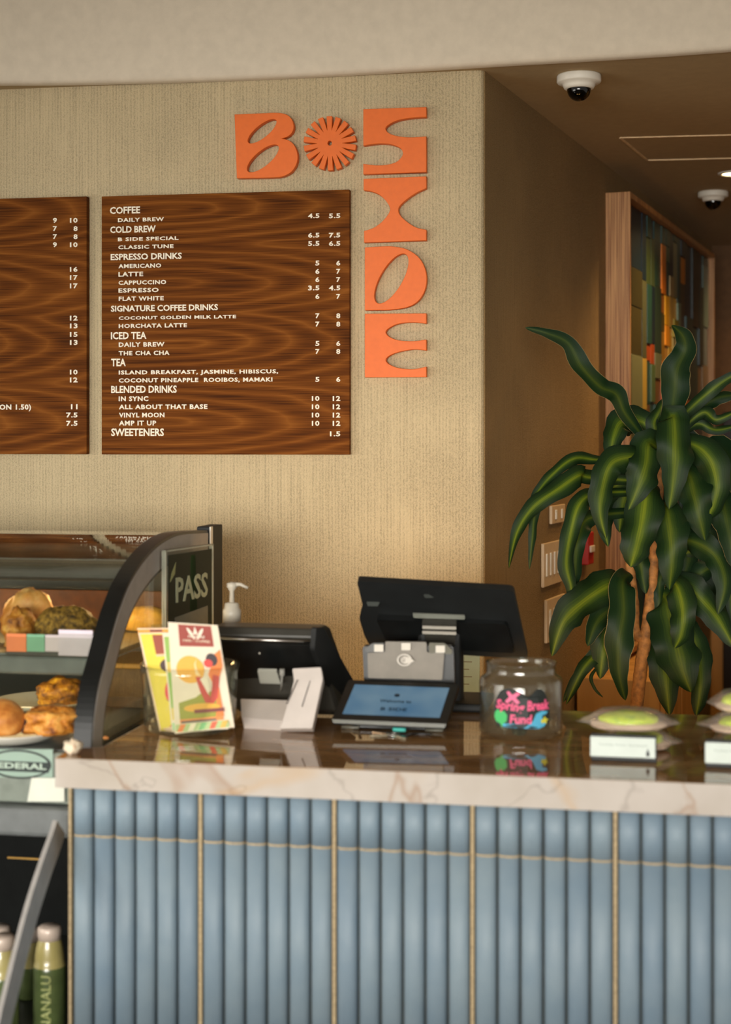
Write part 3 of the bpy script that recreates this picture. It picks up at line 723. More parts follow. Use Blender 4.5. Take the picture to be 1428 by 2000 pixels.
band(sp, -.003, .004, -.036, .003, M_BLACK, 'glass_edge_band', DC, label='black band along the curved glass edge')
band(sp, .004, .060, -.012, .004, M_GUN, 'end_frame', DC, label='grey curved end frame')
band(sp, .060, .066, -.012, .003, M_BLACK, 'frame_gasket', DC)
# side pane
inner = offset2(sp, .064); vb_, ztop = 1.13, sp[-1][1]
poly = [p for p in inner] + [(vb_, inner[-1][1]), (vb_, .90), (inner[0][0], .90)]
SMX = mat_frame(Vector((-.006, 0, 0)), Vector((0, 1, 0)), Vector((0, 0, 1)), Vector((1, 0, 0)))
obj('side_glass', B().prism(poly, .005, SMX), M_GLASS, DC)
# rear post, top bar, back
obj('rear_post', B().box((-.03, 1.04, .2), (.006, 1.16, ztop+.012), bev=.003), M_BLKMAT, DC)
obj('post_trim', B().box((.006, 1.035, ztop-.14), (.010, 1.055, ztop+.012), bev=.001), M_WHITE, DC, label='white strip on the rear post')
obj('top_bar', B().box((LE, sp[-1][0]-.21, ztop-.004), (-.02, sp[-1][0]-.18, ztop+.006), bev=.002), M_BLACK, DC)
obj('back_panel', B().box((LE, 1.12, .2), (-.03, 1.14, ztop-.03)), M_DARKST, DC)
obj('canopy', B().box((LE, .60, ztop-.055), (-.02, 1.12, ztop-.04), bev=.003), M_STEEL, DC)
obj('canopy_lip', B().box((LE, .50, ztop-.085), (-.02, .60, ztop-.045), bev=.008), M_DARKST, DC)
lp = obj('assumed_case_light', B().box((LE+.05, .62, ztop-.07), (-.06, .66, ztop-.057)), emit('assumed case tube', (255, 205, 140), 6), DC, label='assumed glowing tube under the canopy')  # assumed tube, put in for the warm light on the pastries
l = bpy.data.lights.new('assumed_case_lamp', 'AREA'); l.shape = 'RECTANGLE'; l.size = .95; l.size_y = .04; l.energy = 4.2; l.color = (1, .62, .26)
o = bpy.data.objects.new('assumed_case_lamp', l); COL.objects.link(o); o.parent = DC; o.location = (-.54, .60, ztop-.10); o.rotation_euler = (R(-12), 0, 0)
# shelf with price rail
l = bpy.data.lights.new('deck_fill_lamp', 'AREA'); l.shape = 'RECTANGLE'; l.size = .9; l.size_y = .03; l.energy = 2.0; l.color = (1, .72, .38)  # added fill lamp, brightens the plates shaded by the shelf
o = bpy.data.objects.new('deck_fill_lamp', l); COL.objects.link(o); o.parent = DC; o.location = (-.54, .37, 1.07); o.rotation_euler = (R(5), 0, 0)
obj('deck_fill_light', B().box((LE+.05, .36, 1.073), (-.06, .38, 1.079)), emit('deck fill', (255, 215, 160), 4), DC, label='added glowing tube brightening the deck under the upper shelf')
SHZ = 1.092; SV = .33
obj('upper_shelf', B().box((LE, SV, SHZ-.012), (-.02, .98, SHZ), bev=.002), M_STEEL, DC)
obj('shelf_front', B().box((LE, SV-.014, SHZ-.044), (-.02, SV, SHZ-.004), bev=.006), M_BEAM, DC)
rail = obj('price_rail', B().box((on_v(12, 1240, SV-.02)[0], SV-.022, SHZ-.002), (on_v(186, 1240, SV-.02)[0], SV-.016, SHZ+.040), Matrix.Identity(4), bev=.001), M_CHAR, DC)
for x0, x1, y0, y1, cc in ((13,53,1238,1272,(238,132,80)), (53,89,1239,1272,(124,178,148)), (89,116,1240,1272,(214,198,206)), (115,183,1231,1280,(208,194,206))):
    ua, _, za = on_v(x0, y1, SV-.024); ub, _, zb = on_v(x1, y0, SV-.024)
    k = obj('price_tag', B().box((ua, SV-.027, za), (ub-.001, SV-.0225, zb), bev=.0006), flat(cc), rail)
# deck, plinth rail with maker's badge, lower beam
DKZ = .925
obj('deck', B().box((LE, .14, DKZ-.02), (-.03, 1.1, DKZ), bev=.002), M_STEEL, DC)
_, _, zf0 = on_v(60, 1566, .13); _, _, zf1 = on_v(60, 1466, .13)
obj('front_rail', B().box((LE, .118, zf0), (-.002, .135, zf1), bev=.004), plain('pale green grey rail', (132, 140, 130), .3, metal=.2), DC)
_, _, zb0 = on_v(60, 1632, .10)
obj('lower_beam', B().box((LE, .085, zb0), (-.002, .16, zf0-.002), bev=.010), M_BEAM, DC)
BM = mat_frame(Vector((0, .1165, 0)), Vector((1, 0, 0)), Vector((0, 0, 1)), Vector((0, -1, 0)))
def bp(x, y):
    a = on_v(x, y, .1165); return (a[0], a[2])
badge = obj('maker_badge', B().prism([bp(-60,1463), bp(104,1463), bp(104,1518), bp(-60,1518)], .002, BM, flat((150, 172, 158), .3)), None, DC, label='oval maker badge reading FEDERAL')
cx_, cy_ = bp(38, 1492); bw = bp(102, 1492)[0]-cx_; bh = bp(38, 1463)[1]-cy_
bw = abs(bw)
ring = curve_mesh('badge_ring', [ellipse(cx_, cy_, bw*.98, bh*.98, n=40), ellipse(cx_, cy_, bw*.91, bh*.86, n=40)], .0008); ring.transform(BM @ Matrix.Translation((0, 0, .003)))
obj('badge_ring', ring, flat((22, 30, 28)), badge)
obj('badge_bar', B().prism([(cx_-bw*.9, cy_-bh*.50), (cx_+bw*.9, cy_-bh*.50), (cx_+bw*.96, cy_+bh*.18), (cx_-bw*.96, cy_+bh*.18)], .0012, BM @ Matrix.Translation((0, 0, .0021))), flat((26, 40, 36)), badge)
obj('lettering', text_fit('FEDERAL', cx_-bw*.84, cx_+bw*.84, cy_-bh*.30, cy_+bh*.10, BM @ Matrix.Translation((0, 0, .0034)), .03), flat((176, 194, 178)), badge)
obj('price_card', B().prism([bp(56,1564), bp(64,1518), bp(128,1518), bp(128,1564)], .003, BM @ Matrix.Translation((0, 0, .004))), flat((212, 214, 200)), DC, label='white card on the front rail')
# lower compartment
low_px = [(126,1628), (118,1656), (97,1716), (72,1796), (50,1880), (33,1950), (19,2010), (4,2085), (-8,2160)]
low = [on_u(x, y, -.004)[1:] for x, y in low_px]; lsp = [(p.x, p.y) for p in spline([Vector((a, c, 0)) for a, c in low], 4)]
band(lsp, .0, .055, -.012, -.003, M_GUN, 'lower_end_frame', DC, label='grey curved end frame of the lower compartment')
obj('lower_back', B().box((LE, .80, .10), (-.012, .82, zb0)), M_PIT, DC)
obj('lower_side', B().box((-.010, .20, .10), (-.005, .80, zb0)), M_PIT, DC)
obj('lower_lining', B().box((LE, .16, zb0), (-.01, .82, zb0+.01)), M_PIT, DC)
LSZ = .325
obj('bottle_shelf', B().box((LE, -.12, LSZ-.02), (-.012, .80, LSZ), bev=.003), M_DARKST, DC)
obj('plinth', B().box((LE, .0, 0), (-.012, .80, .10)), M_BLKMAT, DC)
ua, _, zz = on_v(14, 1675, .30); ub = on_v(108, 1675, .30)[0]
obj('reflection_strip', B().box((ua, .30, zz-.002), (ub, .304, zz+.002)), plain('warm reflection strip', (190, 150, 80), .3, metal=.6), DC)  # thin strip coloured to stand in for a warm line of reflected light

# bottles in the lower compartment
def bottle(px, py, Y, label, txt):
    top = P(px, py, Y); r = .0335; h = top.z-LSZ
    t = thing('drink_bottle', label, 'bottle', Matrix.Translation((top.x, top.y, LSZ)), 'green drink bottles in the lower case')
    zsh = h-.080
    obj('body', B().lathe([(0, 0), (r-.004, 0), (r, .005), (r, zsh-.006), (r*.97, zsh), (r*.90, zsh+.004), (r*.88, zsh+.02), (r*.76, zsh+.044), (r*.66, zsh+.055), (r*.66, h-.012), (0, h-.012)], seg=36),
        plain('green bottle', (84, 98, 58), .25, var=.08, coat=.5), t)
    obj('shoulder_band', B().lathe([(r*.975, zsh-.0005), (r*.955, zsh+.003), (r*.91, zsh+.0055), (r*.89, zsh+.02), (r*.77, zsh+.0445), (r*.67, zsh+.0555)], seg=36), plain('pale olive', (176, 164, 104), .28, var=.05, coat=.5), t)
    c = []
    nseg = 42; b = B()
    for rr, z in ((.0, h), (.0205, h), (.0232, h-.003), (.0240, h-.010), (.0243, h-.018), (.0235, h-.019), (.0235, h-.027), (.0, h-.027)): c.append((rr, z))
    b.lathe(c, seg=nseg)
    for v in b.bm.verts:
        rad = math.hypot(v.co.x, v.co.y); a = math.atan2(v.co.y, v.co.x)
        if rad > .022 and v.co.z > h-.019: v.co.x *= 1+.035*math.cos(21*a); v.co.y *= 1+.035*math.cos(21*a)
    obj('cap', b, plain('pale metal cap', (214, 196, 182), .35, metal=.1, var=.03), t)
    if txt:
        TMm = text_fit(txt, .0, .15, -.010, .010, Matrix.Identity(4), .01, .0008)
        for v in TMm.vertices:
            a = v.co.y/r; th = -math.pi/2 - a - .12; rr = r+.0006+v.co.z
            v.co = Vector((rr*math.cos(th+.1), rr*math.sin(th+.1), zsh-.012-.15+v.co.x))
        obj('lettering', TMm, plain('pale print', (170, 176, 110), .5), t)
bottle(97, 1808, 3.16, 'green drink bottle with pale cap and upright lettering beside the tiles', 'MANANALU')
bottle(4, 1826, 3.09, 'green drink bottle with pale cap at the left edge, in front', None)
bottle(-2, 1808, 3.26, 'green drink bottle at the left edge, only its cap showing behind another', None)
bottle(60, 1812, 3.40, 'green drink bottle mostly hidden behind the grey curved strip', None)

# plates and pastries
def plateobj(c, r, label):
    t = thing('plate', label, 'plate', Matrix.Translation(c))
    obj('dish', B().lathe([(0, .001), (r*.6, .001), (r*.62, 0), (r*.70, .004), (r, .022), (r*1.01, .025), (r*.98, .0245), (r*.70, .009), (r*.60, .006), (0, .006)], seg=48), M_WHITE, t)
pA = P(24, 1444, 3.235); plateobj((pA.x, pA.y, DKZ+.001), .118, 'white plate with two filled buns at the front of the case deck')
pB = P(88, 1385, 3.60); plateobj((pB.x, pB.y, DKZ+.001), .115, 'white plate with a dark golden roll at the rear of the case deck')
def pastry(nm, label, px, py, Y, r, z, mat, seed, amp=.15, freq=2.2, rot=0, group=None, extra=None, flat_=None):
    p = P(px, py, Y); t = thing(nm, label, 'pastry', Matrix.Translation((p.x, p.y, z)), group)
    obj('crust', blob((0, 0, r[2]*.56), r, seed, amp, freq, flat_=flat_, M=Matrix.Rotation(rot, 4, 'Z')), mat, t)
    if extra: extra(t, r)
    return t
def plum(t, r): obj('filling', blob((-.052, -.012, r[2]*.55), (.022, .03, .026), 3, .2), flat((66, 50, 60)), t)
pastry('filled_bun', 'smooth golden bun at the left edge of the front plate', 2, 1444, 3.17, (.050, .05, .045), DKZ+.026, M_BUN, 2, .06)
pastry('filled_bun', 'golden cheese pastry with dark filling on the front plate', 96, 1440, 3.20, (.062, .05, .036), DKZ+.022, M_CRISP, 5, .3, extra=plum)
pastry('baked_roll', 'dark golden roll on the rear plate', 122, 1352, 3.56, (.062, .05, .038), DKZ+.022, M_DARKB, 8, .25)
pastry('croissant', 'pale golden filled roll standing on the upper shelf', 58, 1240, 3.53, (.064, .038, .078), SHZ+.001, M_BUN, 11, .22, 1.8)
pastry('croissant', 'crisp golden crust in front of the pale roll on the upper shelf', 38, 1240, 3.44, (.036, .03, .056), SHZ+.001, M_CRISP, 21, .32, 2.4)
pastry('seeded_bun', 'herb seeded bun next to the price tags on the upper shelf', 130, 1240, 3.445, (.074, .040, .060), SHZ+.001, M_SEED, 14, .12)
pastry('red_bun', 'dark reddish round bun at the left edge of the upper shelf', -26, 1240, 3.53, (.028, .04, .066), SHZ+.001, flat((150, 52, 22), .3), 17, .06)
pastry('sliced_loaf', 'long yellow loaf on the upper shelf behind the side glass', 284, 1240, 3.75, (.072, .045, .038), SHZ+.001, M_LEMON, 19, .12, rot=-.2)
t = thing('wooden_tray', 'orange wooden tray standing at the back of the upper shelf', 'tray', CM @ Matrix.Translation((-.34, .90, SHZ)))
obj('board', B().box((-.3, 0, .002), (.33, .012, .082), bev=.003), plain('orange wood', (112, 62, 22), .6, var=.12, nscale=40), t)
t = thing('wicker_box', 'brown basket with a golden rim on the case deck, seen through the side glass', 'basket', CM @ Matrix.Translation((-.13, .62, DKZ)))
obj('box', B().box((0, 0, .002), (.10, .2, .095), bev=.004), plain('brown basket', (92, 70, 42), .7, var=.15, nscale=60), t)
obj('rim', B().box((-.003, -.003, .095), (.103, .203, .107), bev=.003), flat((206, 150, 60)), t)

# ------------------------------------------------------------------ things on the counter
def base_frame(px, py, yaw=-.183):
    p = on_z(px, py); return Matrix.Translation(p) @ Matrix.Rotation(yaw, 4, 'Z')
# PASS placard
pl = P(317, 1070, 3.60); pr = P(411, 1070, 3.84); d = (pr-pl); d.z = 0; Wp = d.length; d.normalize(); nrm = Vector((d.y, -d.x, 0))
Hp = .225; PMX = mat_frame(Vector((pl.x, pl.y, P(317, 1075, 3.60).z-Hp)), d, Vector((0, 0, 1)), nrm)
t = thing('pass_placard', 'black and green placard reading PASS in a clear holder on the case side glass', 'sign', PMX)
obj('acrylic_sleeve', B().box((0, 0, 0), (Wp, Hp, .008), bev=.001), M_ACR, t)
obj('sleeve_edge', B().box((0, 0, -.001), (.006, Hp, .009)).box((Wp-.006, 0, -.001), (Wp, Hp, .009)).box((0, Hp-.004, -.001), (Wp, Hp, .009)), flat((176, 176, 158), .3), t)
card = obj('printed_card', B().box((.012, .006, .0085), (Wp-.012, Hp-.012, .0095)), flat((24, 36, 28), .4), t)
obj('lettering', text_fit('PASS', .05, Wp-.035, Hp*.43, Hp*.70, Matrix.Translation((0, 0, .0096)), .02), flat((168, 172, 140)), card)
obj('green_stroke', B().prism([(Wp*.48, .01), (Wp*.66, .01), (Wp*.60, Hp-.02), (Wp*.50, Hp-.02)], .0003, Matrix.Translation((0, 0, .0092))), flat((28, 74, 30)), card)
obj('grey_panel', B().prism([(.045, .008), (Wp-.035, .008), (Wp-.035, Hp*.33), (.045, Hp*.28)], .0008, Matrix.Translation((0, 0, .0094))), flat((118, 116, 100)), card)
obj('leaf_mark', B().prism([(.02, Hp*.66), (.045, Hp*.74), (.05, Hp*.86), (.03, Hp*.76)], .0006, Matrix.Translation((0, 0, .0095))), flat((150, 150, 100)), card)
obj('bracket', B().box((.0, .03, -.03), (.02, .05, .0)), M_ACR, t)

# soap pump
p = on_z(453, 1379); t = thing('pump_bottle', 'clear pump dispenser bottle standing behind the left register', 'pump bottle', Matrix.Translation(p))
tz = EYE+(HY-1136)/FPX*p.y-CT
obj('bottle', B().lathe([(0, .001), (.033, .001), (.035, .004), (.035, tz-.14), (.030, tz-.12), (.017, tz-.105), (.016, tz-.09), (0, tz-.09)], seg=28), M_JAR, t)
obj('collar', B().lathe([(0, tz-.092), (.021, tz-.092), (.0215, tz-.066), (.018, tz-.062), (.016, tz-.050), (.010, tz-.048), (0, tz-.048)], seg=24), plain('frosted plastic', (200, 192, 176), .35), t)
obj('pump_head', B().lathe([(0, tz-.048), (.006, tz-.048), (.005, tz-.022), (.012, tz-.012), (.012, tz-.004), (0, tz)], seg=20).tube([(0, 0, tz-.007), (.02, -.004, tz-.006), (.038, -.008, tz-.014)], [.006, .004, .003]), plain('frosted plastic head', (205, 196, 178), .35), t)

# left register: display turned away, on a pale stand
t = thing('register_display', 'charcoal register display turned to the staff on a pale grey stand', 'register', base_frame(560, 1410))
IW = ROOT[t].inverted()
def wpoly(name, pts, thick, mat, parent, r=0, **kw):
    """flat plate through world points, extruded away from the camera"""
    pts = [Vector(p) for p in pts]; nn = Vector((0, 0, 0))
    for a, c in zip(pts, pts[1:]+pts[:1]): nn += a.cross(c)
    nn.normalize()
    if nn.y < 0: nn = -nn
    x = (pts[1]-pts[0]).normalized(); x = (x - nn*x.dot(nn)).normalized(); y = nn.cross(x)
    Mx = mat_frame(pts[0], x, y, nn); I = Mx.inverted(); q = [tuple((I @ p).to_2d()) for p in pts]
    if r: q = rounded(q, r)
    return obj(name, B().prism(q, thick, Mx), mat, parent, world=True, **kw)
# tilted head: a prism along the counter direction
Yt = 3.33
A = [P(404, 1213, 3.42), P(634, 1219, 3.36)]
def hull(name, L, Rr, mat, parent, **kw):
    b = B(); k = len(L); a = [b.bm.verts.new(p) for p in L]; c = [b.bm.verts.new(p) for p in Rr]
    b.bm.faces.new(a[::-1]); b.bm.faces.new(c)
    for i in range(k): b.bm.faces.new((a[i], a[(i+1) % k], c[(i+1) % k], c[i]))
    if kw.get('bev'):
        bmesh.ops.bevel(b.bm, geom=b.bm.edges[:], offset=kw['bev'], segments=2, affect='EDGES', profile=.5)
    kw.pop('bev', None)
    return obj(name, b, mat, parent, world=True, **kw)
du = UX*.215
def side(px, shift=Vector((0,0,0))):
    return [P(x, y, Y)+shift for x, y, Y in px]
prR = [(634,1219,3.42), (646,1226,3.44), (684,1334,3.50), (670,1398,3.42), (655,1388,3.40), (622,1262,3.36), (616,1246,3.34), (618,1228,3.35)]
hull('display_shell', side(prR, -UX*.235), side(prR), M_CHAR, t, bev=.004)
prI = [(616,1256,3.34), (640,1352,3.50), (634,1360,3.50), (610,1262,3.33)]
wpoly('glossy_back', [P(430,1252,3.365), P(618,1262,3.335), P(650,1372,3.42), P(450,1362,3.45)], .004, M_BLACK, t)
obj('silver_line', B().tube([P(430,1247,3.36), P(615,1254,3.33)], .003), M_SILVER, t, world=True)
wpoly('side_cheek', [P(618,1226,3.31), P(644,1228,3.33), P(684,1336,3.50), P(668,1400,3.40), P(640,1352,3.40), P(618,1270,3.31)], .012, M_BLKMAT, t, r=.006)
wpoly('stand_arm', [P(571,1306,3.28), P(628,1306,3.28), P(632,1330,3.27), P(606,1416,3.19), P(606,1425,3.22), P(545,1423,3.22), P(548,1408,3.21), P(570,1352,3.26), P(575,1330,3.27)], .022, M_LGREY, t, r=.003)
obj('arm_groove', B().tube([P(581,1328,3.262), P(560,1375,3.235)], .0012).tube([P(606,1330,3.262), P(590,1380,3.235)], .0012), flat((90, 84, 80)), t, world=True)
wpoly('stand_bar', [P(470,1365,3.33), P(566,1368,3.30), P(552,1408,3.24), P(472,1402,3.27)], .03, M_LGREY, t, r=.004)
wpoly('socket_panel', [P(503,1310,3.34), P(540,1311,3.33), P(548,1336,3.36), P(508,1335,3.37)], .006, flat((176, 176, 164)), t, r=.002)
obj('cable_plug', B().tube([P(551,1306,3.33), P(551,1320,3.33)], .006).tube([P(551,1320,3.33), P(549,1350,3.36)], .002), flat((150, 148, 140)), t, world=True)
obj('indicator_light', B().lathe([(0, 0), (.0022, 0), (0, .001)], Matrix.Translation(P(507, 1276, 3.33)) @ Matrix.Rotation(R(90), 4, 'X')), flat((236, 232, 220)), t, world=True)

# brochure jar and brochures
def jar(name, label, cat, M, prof_o, wall, group=None):
    t = thing(name, label, cat, M, group)
    prof = [(0, .0005)] + prof_o + [(max(r-wall, .001), z) for r, z in prof_o[::-1] if z > .009] + [(max(prof_o[0][0]-wall, .01), .010), (0, .010)]
    obj('glass_wall', B().lathe(prof, seg=56), M_JAR, t); return t
p = on_z(371, 1425); t = jar('brochure_jar', 'clear glass jar holding folded coffee brochures at the left of the counter', 'glass jar', Matrix.Translation(p),
    [(.084, .0005), (.094, .004), (.097, .012), (.099, .06), (.103, .125), (.106, .142)], .004)
def brochure(label, pts, Y, th, draw, tilt=(0,0,0,0), cm=(232, 216, 190)):
    W4 = [P(x, y, Y+dz) for (x, y), dz in zip(pts, tilt)]        # TL TR BR BL
    x = (W4[1]-W4[0]); y = (W4[0]-W4[3]); w, h = (x.length + (W4[2]-W4[3]).length)/2, y.length
    nn = x.cross(y).normalized()
    if nn.y > 0: nn = -nn
    t = thing('brochure', label, 'brochure', mat_frame(W4[3], x.normalized(), (y - x.normalized()*y.dot(x.normalized())).normalized(), nn))
    I = ROOT[t].inverted(); q = [tuple((I @ v).to_2d()) for v in (W4[3], W4[2], W4[1], W4[0])]
    obj('folded_card', B().prism(q, th, z0=-th), flat(cm), t)
    def mp(a, c):   # unit square -> card
        bl, br, tr, tl = [Vector(v) for v in q]; lo = bl.lerp(br, a); hi = tl.lerp(tr, a); return tuple(lo.lerp(hi, c))
    b = B(); k = [0]
    def art(pts_, col): k[0] += 1; b.prism([mp(*v) for v in pts_], .00025, Matrix.Translation((0, 0, .0001+.00022*k[0])), flat(col))
    draw(art, t, mp); obj('printed_cover', b, None, t); return t
def rect(a, c, e, f): return [(a, c), (e, c), (e, f), (a, f)]
def tx(t, mp, s, a, c, e, f, col, k=.004):
    x0, y0 = mp(a, c); x1, _ = mp(e, c); _, y1 = mp(a, f)
    obj('lettering', text_fit(s, x0, x1, y0, y1, Matrix.Translation((0, 0, k)), .02, .0003), flat(col), t)
def art_front(art, t, mp):
    art(rect(.20, .785, .86, .985), (150, 46, 22))
    for cx, cy, an in ((.53, .93, 90), (.44, .905, 145), (.62, .905, 35)):
        art(ellipse(cx, cy, .085 if an == 90 else .09, .022 if an != 90 else .03, R(an) if an != 90 else 0, 14) if an != 90 else [(cx-.045, cy-.03), (cx, cy+.045), (cx+.045, cy-.03)], (236, 222, 200))
    art(ellipse(.36, .57, .26, .128, 0, 28), (238, 172, 50))
    art([(.10, .11), (.10, .27), (.40, .31), (.55, .36), (.78, .36), (.80, .11)], (150, 150, 30))
    art([(.72, .12), (.80, .35), (.68, .52), (.86, .72), (.97, .76), (.97, .60), (.84, .45), (.86, .12)], (236, 124, 40))
    art([(.44, .50), (.54, .50), (.64, .36), (.66, .30), (.72, .40), (.76, .52), (.88, .50), (.80, .30), (.70, .24), (.58, .24), (.50, .36)], (196, 58, 40))
    art([(.45, .52), (.55, .50), (.50, .54), (.47, .62), (.50, .67), (.44, .62)], (240, 210, 150))
    art(ellipse(.78, .66, .11, .062, 0, 18), (44, 26, 26)); art(ellipse(.71, .625, .085, .040, 0, 16), (208, 56, 44))
    art([(.52, .48), (.64, .50), (.70, .42), (.64, .33)], (236, 224, 196))
    art(rect(.10, .085, .84, .12), (232, 140, 60)); art(ellipse(.5, .215, .32, .04, 0, 20), (226, 168, 40))
    art(rect(.36, .165, .88, .20), (120, 40, 30))
    art(rect(.12, .085, .72, .105), (96, 76, 60)); art(rect(.02, .01, .92, .078), (176, 196, 132))
    for i in range(5): art([(.04+i*.18, .012), (.13+i*.18, .012), (.20+i*.18, .076), (.10+i*.18, .076)], ((232, 130, 60), (240, 226, 196), (120, 180, 110), (224, 96, 60), (214, 176, 70))[i])
    tx(t, mp, '100% • COFFEE', .27, .83, .80, .85, (232, 210, 180)); tx(t, mp, 'Pamphlet', .38, .17, .86, .196, (236, 214, 190)) if False else None
    tx(t, mp, 'HAWAII', .38, .868, .70, .892, (236, 222, 200))
def art_back(art, t, mp):
    art(rect(.0, .955, 1, .985), (234, 150, 30)); art(rect(.30, .96, .62, .984), (112, 30, 18)); art(rect(.05, .02, .95, .94), (230, 206, 50))
    art(rect(.34, .74, 1, .93), (150, 60, 22)); art(rect(.34, .715, .95, .738), (226, 190, 150))
    art(ellipse(.78, .62, .40, .085, 0, 20), (64, 34, 30)); art(ellipse(.72, .545, .22, .05, 0, 16), (224, 170, 30))
    art(ellipse(.62, .39, .26, .11, .25, 22), (226, 62, 66)); art(ellipse(.86, .42, .14, .09, 0, 16), (232, 110, 40))
    art([(.34, .30), (.60, .20), (.95, .18), (.95, .30), (.70, .27), (.56, .24)], (50, 30, 34)); art([(.30, .02), (.95, .02), (.95, .17), (.60, .13)], (196, 70, 26))
    art(ellipse(.80, .12, .12, .03, 0, 16), (216, 150, 160))
def art_mid(art, t, mp):
    art(rect(.03, .12, .35, .96), (140, 178, 74)); art(rect(.03, .60, .32, .70), (232, 190, 90)); art(rect(.03, .12, .35, .24), (226, 196, 90)); art(rect(.02, .02, .8, .09), (160, 206, 150))
brochure('yellow and red coffee brochure leaning left in the glass jar', [(268,1227), (346,1226), (378,1416), (312,1428)], 3.235, .003, art_back, (.02, .02, -.01, -.01), (238, 204, 170))
brochure('brochure with a green striped edge just behind the front one', [(317,1236), (412,1236), (446,1424), (336,1430)], 3.215, .003, art_mid, (.02, .02, -.01, -.01))
brochure('front cream coffee brochure with orange sun and seated figure art', [(328,1215), (425,1221), (458,1421), (342,1433)], 3.19, .006, art_front, (.02, .02, -.01, -.01))

# right register monitor
t = thing('register_monitor', 'large black register monitor seen from behind on a dark stand', 'register', base_frame(850, 1388))
wpoly('screen_back', [P(697,1135,3.48), P(1003,1147,3.44), P(1031,1288,3.55), P(728,1262,3.61), P(713,1238,3.585), P(702,1205,3.55), P(709,1180,3.525)], .018, M_BLKMAT, t, r=[.008, .012, .008, .01, .01, .01, .006])
wpoly('rear_bump', [P(735,1210,3.515), P(990,1218,3.48), P(1005,1276,3.525), P(760,1262,3.56)], .02, M_BLACK, t, r=.01)
wpoly('silver_slot', [P(806,1198,3.50), P(908,1202,3.486), P(908,1210,3.49), P(808,1207,3.504)], .004, flat((120, 122, 112), .3), t, r=.002)
wpoly('hinge', [P(824,1219,3.485), P(892,1221,3.475), P(888,1262,3.51), P(832,1258,3.51)], .02, M_CHAR, t, r=.003)
for y in (1223, 1233): wpoly('hinge_bar', [P(825,y,3.478), P(891,y+2,3.468), P(891,y+7,3.47), P(825,y+5,3.48)], .004, flat((178, 172, 160), .3), t)
wpoly('rear_logo', [P(827,1161,3.475), P(866,1160,3.470), P(868,1167,3.475), P(830,1168,3.48)], .002, flat((60, 64, 60)), t, r=.003)
wpoly('side_port', [P(716,1176,3.505), P(742,1177,3.502), P(738,1184,3.508), P(718,1184,3.51)], .003, flat((70, 74, 70)), t, r=.002)
q0 = on_z(850, 1398)
obj('stand_post', B().box((-.045, .02, .002), (.055, .10, .20), bev=.01), M_BLKMAT, t); obj('stand_foot', B().box((-.10, -.02, .001), (.12, .16, .02), bev=.006), M_BLKMAT, t)
# card terminal
t = thing('card_terminal', 'grey card reader with contactless symbol standing behind the tilted screen', 'card reader', base_frame(795, 1402))
Yc = 3.395
wpoly('body', [P(708,1262,Yc+.02), P(886,1262,Yc), P(888,1350,Yc), P(712,1345,Yc+.02)], .03, M_BLACK, t, r=.008)
obj('foot', B().box((-.075, .0, .001), (.085, .035, .08), bev=.004), M_BLACK, t)
wpoly('face_plate', [P(752,1253,Yc-.005), P(833,1254,Yc-.01), P(834,1274,Yc-.01), P(868,1276,Yc-.012), P(864,1328,Yc-.012), P(719,1324,Yc), P(718,1275,Yc), P(752,1274,Yc-.004)], .01, M_GREY, t, r=.004)
wpoly('ear', [P(712,1268,Yc-.002), P(728,1256,Yc-.002), P(750,1256,Yc-.004), P(750,1274,Yc-.004), P(716,1274,Yc-.002)], .012, M_CHAR, t, r=.003)
wpoly('ear', [P(838,1256,Yc-.012), P(868,1256,Yc-.014), P(884,1270,Yc-.014), P(882,1278,Yc-.014), P(838,1276,Yc-.012)], .012, plain('olive grey', (96, 92, 74), .5), t, r=.003)
for x, y in ((740, 1266), (793, 1263), (860, 1268)):
    kk = wpoly('key_label', [P(x-9,y-7,Yc-.016), P(x+9,y-7,Yc-.018), P(x+9,y+7,Yc-.018), P(x-9,y+7,Yc-.016)], .004, flat((214, 206, 192)), t, r=.002)
CMX = Matrix.Translation(P(790, 1289, Yc-.017)) @ Matrix.Rotation(R(90), 4, 'X') @ Matrix.Rotation(-.1, 4, 'Y')
lg = curve_mesh('contactless_logo', [ellipse(0, 0, .0165, .0135, 0, 28), ellipse(0, 0, .013, .0105, 0, 28)], .0006); lg.transform(CMX)
obj('contactless_ring', lg, flat((206, 198, 186)), t, world=True)
obj('contactless_hand', B().prism([(-.008, -.005), (0, -.008), (.012, -.007), (.022, -.002), (.012, .006), (.0, .008), (-.008, .004)], .001, CMX), flat((206, 198, 186)), t, world=True)
for k in range(3): obj('contactless_arc', B().tube([CMX @ Vector((-.008+.003*k+.003*math.cos(a), .0055*math.sin(a), .0015)) for a in [R(x) for x in range(-60, 61, 20)]], .0005, seg=6), flat((120, 112, 100)), t, world=True)
# customer screen
t = thing('customer_screen', 'tilted black customer touch screen with a blue welcome display on the counter', 'tablet', base_frame(765, 1425))
S4 = [P(681,1328,3.36), P(897,1336,3.32), P(872,1414,3.19), P(648,1405,3.23)]
wpoly('bezel', S4, .014, M_BLACK, t, r=.005)
def sp4(a, c, off=0): # bilinear on the screen
    top = S4[0].lerp(S4[1], a); bot = S4[3].lerp(S4[2], a); n_ = (S4[1]-S4[0]).cross(S4[3]-S4[0]).normalized()
    if n_.y > 0: n_ = -n_
    return top.lerp(bot, c) + n_*off
m, nt, pb = newmat('blue lit screen'); pb.inputs['Base Color'].default_value = (.01, .01, .01, 1); pb.inputs['Roughness'].default_value = .2
nz = N(nt, 'ShaderNodeTexNoise'); nz.inputs['Scale'].default_value = 9; nt.links.new(coords(nt), nz.inputs['Vector'])
nt.links.new(ramp(nt, nz.outputs[0], [(.35, (56, 98, 128)), (.65, (92, 122, 140))]), pb.inputs['Emission Color']); pb.inputs['Emission Strength'].default_value = .8
